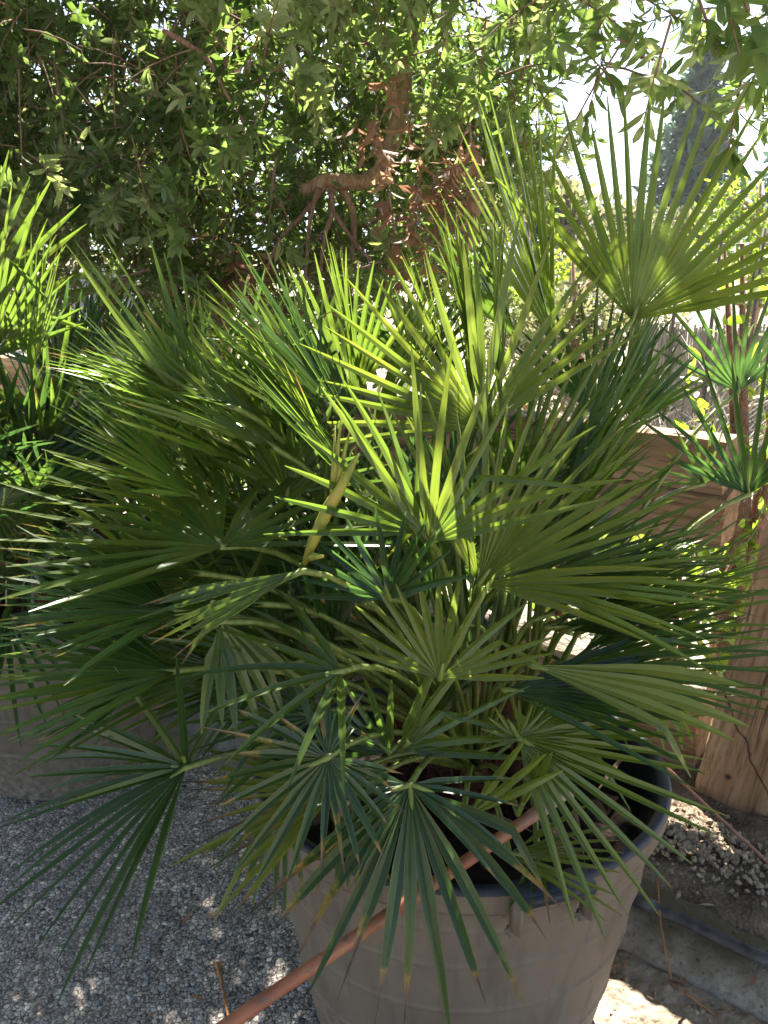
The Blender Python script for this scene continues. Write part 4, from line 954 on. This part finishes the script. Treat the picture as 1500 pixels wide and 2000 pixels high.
p = fpt(-.05, -1.6, 0); shrub('leafy_shrub', 'sparse shrub with broad lime leaves rising above the sleeper end', 'shrub', p, 1.10, .30, 90, .12, .42, m_shrub, 3, sg, 4)
p = at(1530, 640, 2.6); shrub('leafy_shrub', 'dense green shrub at the edge behind the upper right fronds', 'shrub', (p.x, p.y, 0), 1.5, .30, 500, .07, .4, m_shrub, 4, sg, 6)
p = fpt(2.1, -1.9, 0); shrub('leafy_shrub', 'low pale green shrub glimpsed under the hanging bottlebrush', 'shrub', p, .8, .6, 900, .06, .35, m_shrub, 5, sg, 8)
p = fpt(1.62, -.50, 0); shrub('leafy_shrub', 'dark green shrub filling the gap between sleepers behind the front palm', 'shrub', p, 1.0, .5, 1500, .07, .38, m_bottle, 7, sg, 8)
p = fpt(2.35, -.6, 0); shrub('leafy_shrub', 'dark green shrub behind the sleepers between the two palms', 'shrub', p, .75, .45, 900, .065, .38, m_bottle, 8, sg, 8)
p = fpt(3.6, -2.0, 0); shrub('leafy_shrub', 'low sunlit shrub glimpsed behind the blue green palm', 'shrub', p, .9, .7, 900, .06, .35, m_shrub, 6, sg, 8)
def dry_plant(loc, h, n, label, seed, spread=.35):
    r = np.random.default_rng(seed); t = thing('dry_plant', label, 'plant', loc, 'dry grey plants in the yard')
    P0 = np.stack([r.normal(0, spread*.4, n), r.normal(0, spread*.4, n), np.zeros(n)], 1); d = np.stack([r.normal(0, .35, n), r.normal(0, .35, n), np.ones(n)], 1)
    T = np.linspace(0, 1, 5); hh = h*r.uniform(.5, 1.1, n); bendv = np.stack([r.normal(0, .5, n), r.normal(0, .5, n), r.uniform(-.6, .0, n)], 1)
    P = P0[:, None]+d[:, None]*(T[None, :, None]*hh[:, None, None])+bendv[:, None]*((T**2)[None, :, None]*hh[:, None, None])
    R = np.array([.007, .006, .005, .004, .002])[None]*np.ones((n, 1))*r.uniform(.5, 1.4, (n, 1))
    v, l, tt = tubes_arrays(P, R); cloud('stalk', v, l, tt, m_straw, t, attrs={'var': np.repeat(r.uniform(0, 1, n), 20)}, smooth=True)
p = at(1320, 800, 4.2); dry_plant((p.x, p.y, 0), 1.15, 130, 'tangle of dry grey stalks in the yard behind the big fan', 1, .5)
p = at(1210, 800, 4.8); dry_plant((p.x, p.y, 0), 1.0, 90, 'clump of straw coloured stems left of the grey tangle', 2, .5)
p = at(1420, 800, 5.2); dry_plant((p.x, p.y, 0), .8, 80, 'low bundle of dry stems in front of the grey reed screen', 3, .6)
def reed_screen():
    a = at(1240, 650, 6.6); b_ = at(1640, 650, 5.6); t = thing('reed_screen', 'weathered grey reed screen standing across the bright yard', 'screen', (a.x, a.y, 0))
    r = np.random.default_rng(4); d = Vector((b_.x-a.x, b_.y-a.y, 0)); n = 210; P = np.zeros((n, 3, 3)); R = np.full((n, 3), .009)
    for i in range(n):
        q = d*(i/n); P[i] = [(q.x, q.y+r.normal(0, .006), -.02), (q.x+r.normal(0, .006), q.y+r.normal(0, .008), .5), (q.x+r.normal(0, .01), q.y+r.normal(0, .01), .98+r.normal(0, .025))]
    v, l, tt = tubes_arrays(P, R, 5); cloud('reeds', v, l, tt, m_reed, t, smooth=True)
    b = MB()
    for i in range(6): q = d*(i/5); b.tube([(q.x, q.y-.03, 0), (q.x, q.y-.03, 1.7)], .014, 8)
    b.build('post', m_steel, t)
    b = MB()
    for z in (1.02, 1.3, 1.6): b.tube([(0, -.03, z), (d.x, d.y-.03, z)], .003, 4)
    b.build('wire', m_steel, t)
reed_screen()
def far_tree(name, label, x, y, h, rad, n, leaf, mat, seed, group, conif=False):
    z = gz(x, y); r = np.random.default_rng(seed); t = thing(name, label, 'tree', (x, y, z), group)
    b = MB(); b.tube([(0, 0, -.1), (.05*h, 0, h*.4), (0, .02*h, h*.95)], [.035*h, .025*h, .006*h], 8)
    for i in range(10):
        a = r.uniform(0, 6.28); z0 = h*r.uniform(.25, .8); q = rad*r.uniform(.5, .9); b.tube([(0, 0, z0), (math.cos(a)*q*.5, math.sin(a)*q*.5, z0+.08*h), (math.cos(a)*q, math.sin(a)*q, z0+.12*h)], [.012*h, .008*h, .002*h], 5)
    b.build('trunk', m_bark, t)
    if conif:
        zz = r.uniform(.08, 1, n)**.8; rr = rad*(1.02-zz)*(.35+.65*np.abs(np.sin(zz*23+r.normal(0, .5, n))))*r.uniform(.2, 1, n)**.5; a = r.uniform(0, 6.28, n); P = np.stack([rr*np.cos(a), rr*np.sin(a), zz*h], 1)
    else:
        k = 16; cc = nrm(r.normal(0, 1, (k, 3)))*r.uniform(.3, .8, (k, 1))*V3(rad, rad, h*.36)+V3(0, 0, h*.6); P = cc[r.integers(0, k, n)]+nrm(r.normal(0, 1, (n, 3)))*(r.uniform(0, 1, (n, 1))**.5)*rad*.38
    D = r.normal(0, 1, (n, 3))+V3(0, 0, .2); L = leaf*r.uniform(.6, 1.3, n)
    v, l, tt, a = leaf_arrays(P, D, r.normal(0, 1, (n, 3))+V3(0, 0, .6), L, L*.35, np.clip(r.normal(.45, .22, n), 0, 1)); cloud('crown', v, l, tt, mat, t, attrs={'var': a}, smooth=True)
tg = 'trees beyond the yard'
far_tree('conifer', 'dark bluish conifer standing behind the big upper right fan', 8.6, 24, 5.2, 2.2, 3600, .42, m_fardark, 1, tg, True)
far_tree('conifer', 'broad dark conifer at the edge behind the upper right fan', 13.0, 26, 5.0, 2.8, 4000, .42, m_fardark, 2, tg, True)
far_tree('bush', 'low dark green bush right of the conifers', 16, 27, 3.2, 2.5, 3500, .35, m_fardark, 3, tg)
for i, (x, y, h, rd, lb, mm) in enumerate([(4.6, 17, .9, 1.2, 'round yellowish dry bush left of the big upper fan', m_faryel), (6.4, 19, .8, 1.3, 'flat straw coloured bush at the foot of the conifer', m_faryel), (2.6, 14, 1.1, 1.0, 'pale olive bush behind the narrow upright frond', m_faryel), (.3, 16, 2.6, 1.8, 'olive bush hidden behind the bottlebrush trunk', m_faryel), (-4.2, 13, 2.4, 2.0, 'sunlit olive bush glimpsed through the bottlebrush', m_faryel), (10.5, 20, 1.0, 1.4, 'dry bush under the broad conifer', m_faryel), (5.2, 30, 3.2, 2.2, 'dark bush before the hills', m_fardark)]):
    far_tree('bush', lb, x, y, h, rd, 2600, .22, mm, 10+i, 'bushes beyond the yard')

for px, Y, h, rd, n, leaf, mm, lb in ((1120, 5.6, 1.62, .62, 2600, .075, m_faryel, 'loose straw green bush between the narrow frond and the big fan'), (1035, 6.5, 1.9, .7, 2600, .08, m_shrub, 'olive green bush behind the narrow upright frond'), (1190, 8.0, 1.75, .8, 2400, .09, m_faryel, 'dusty bush at the far side of the yard below the hills'), (1470, 9.0, 2.2, .9, 2400, .10, m_shrub, 'green bush beyond the reed screen at the edge')):
    far_tree('bush', lb, at(px, 500, Y).x, Y, h, rd, n, leaf, mm, int(px), 'bushes beyond the yard')

# ------------------------------------------------------------------ air
def haze():
    b = MB(); b.box((60, 290, 42), (1400, 660, 92)); b_ = M_('haze'); v = b_.n('ShaderNodeVolumePrincipled', {'Color': (.86, .91, 1, 1), 'Density': .0011, 'Anisotropy': .3})
    b_.t.links.new(v.outputs[0], b_.out.inputs['Volume']); o = b.build('haze', b_.m, smooth=False); kind(o, 'stuff'); o['label'] = 'thin bright air between the yard and the hills'; o['category'] = 'haze'
haze()
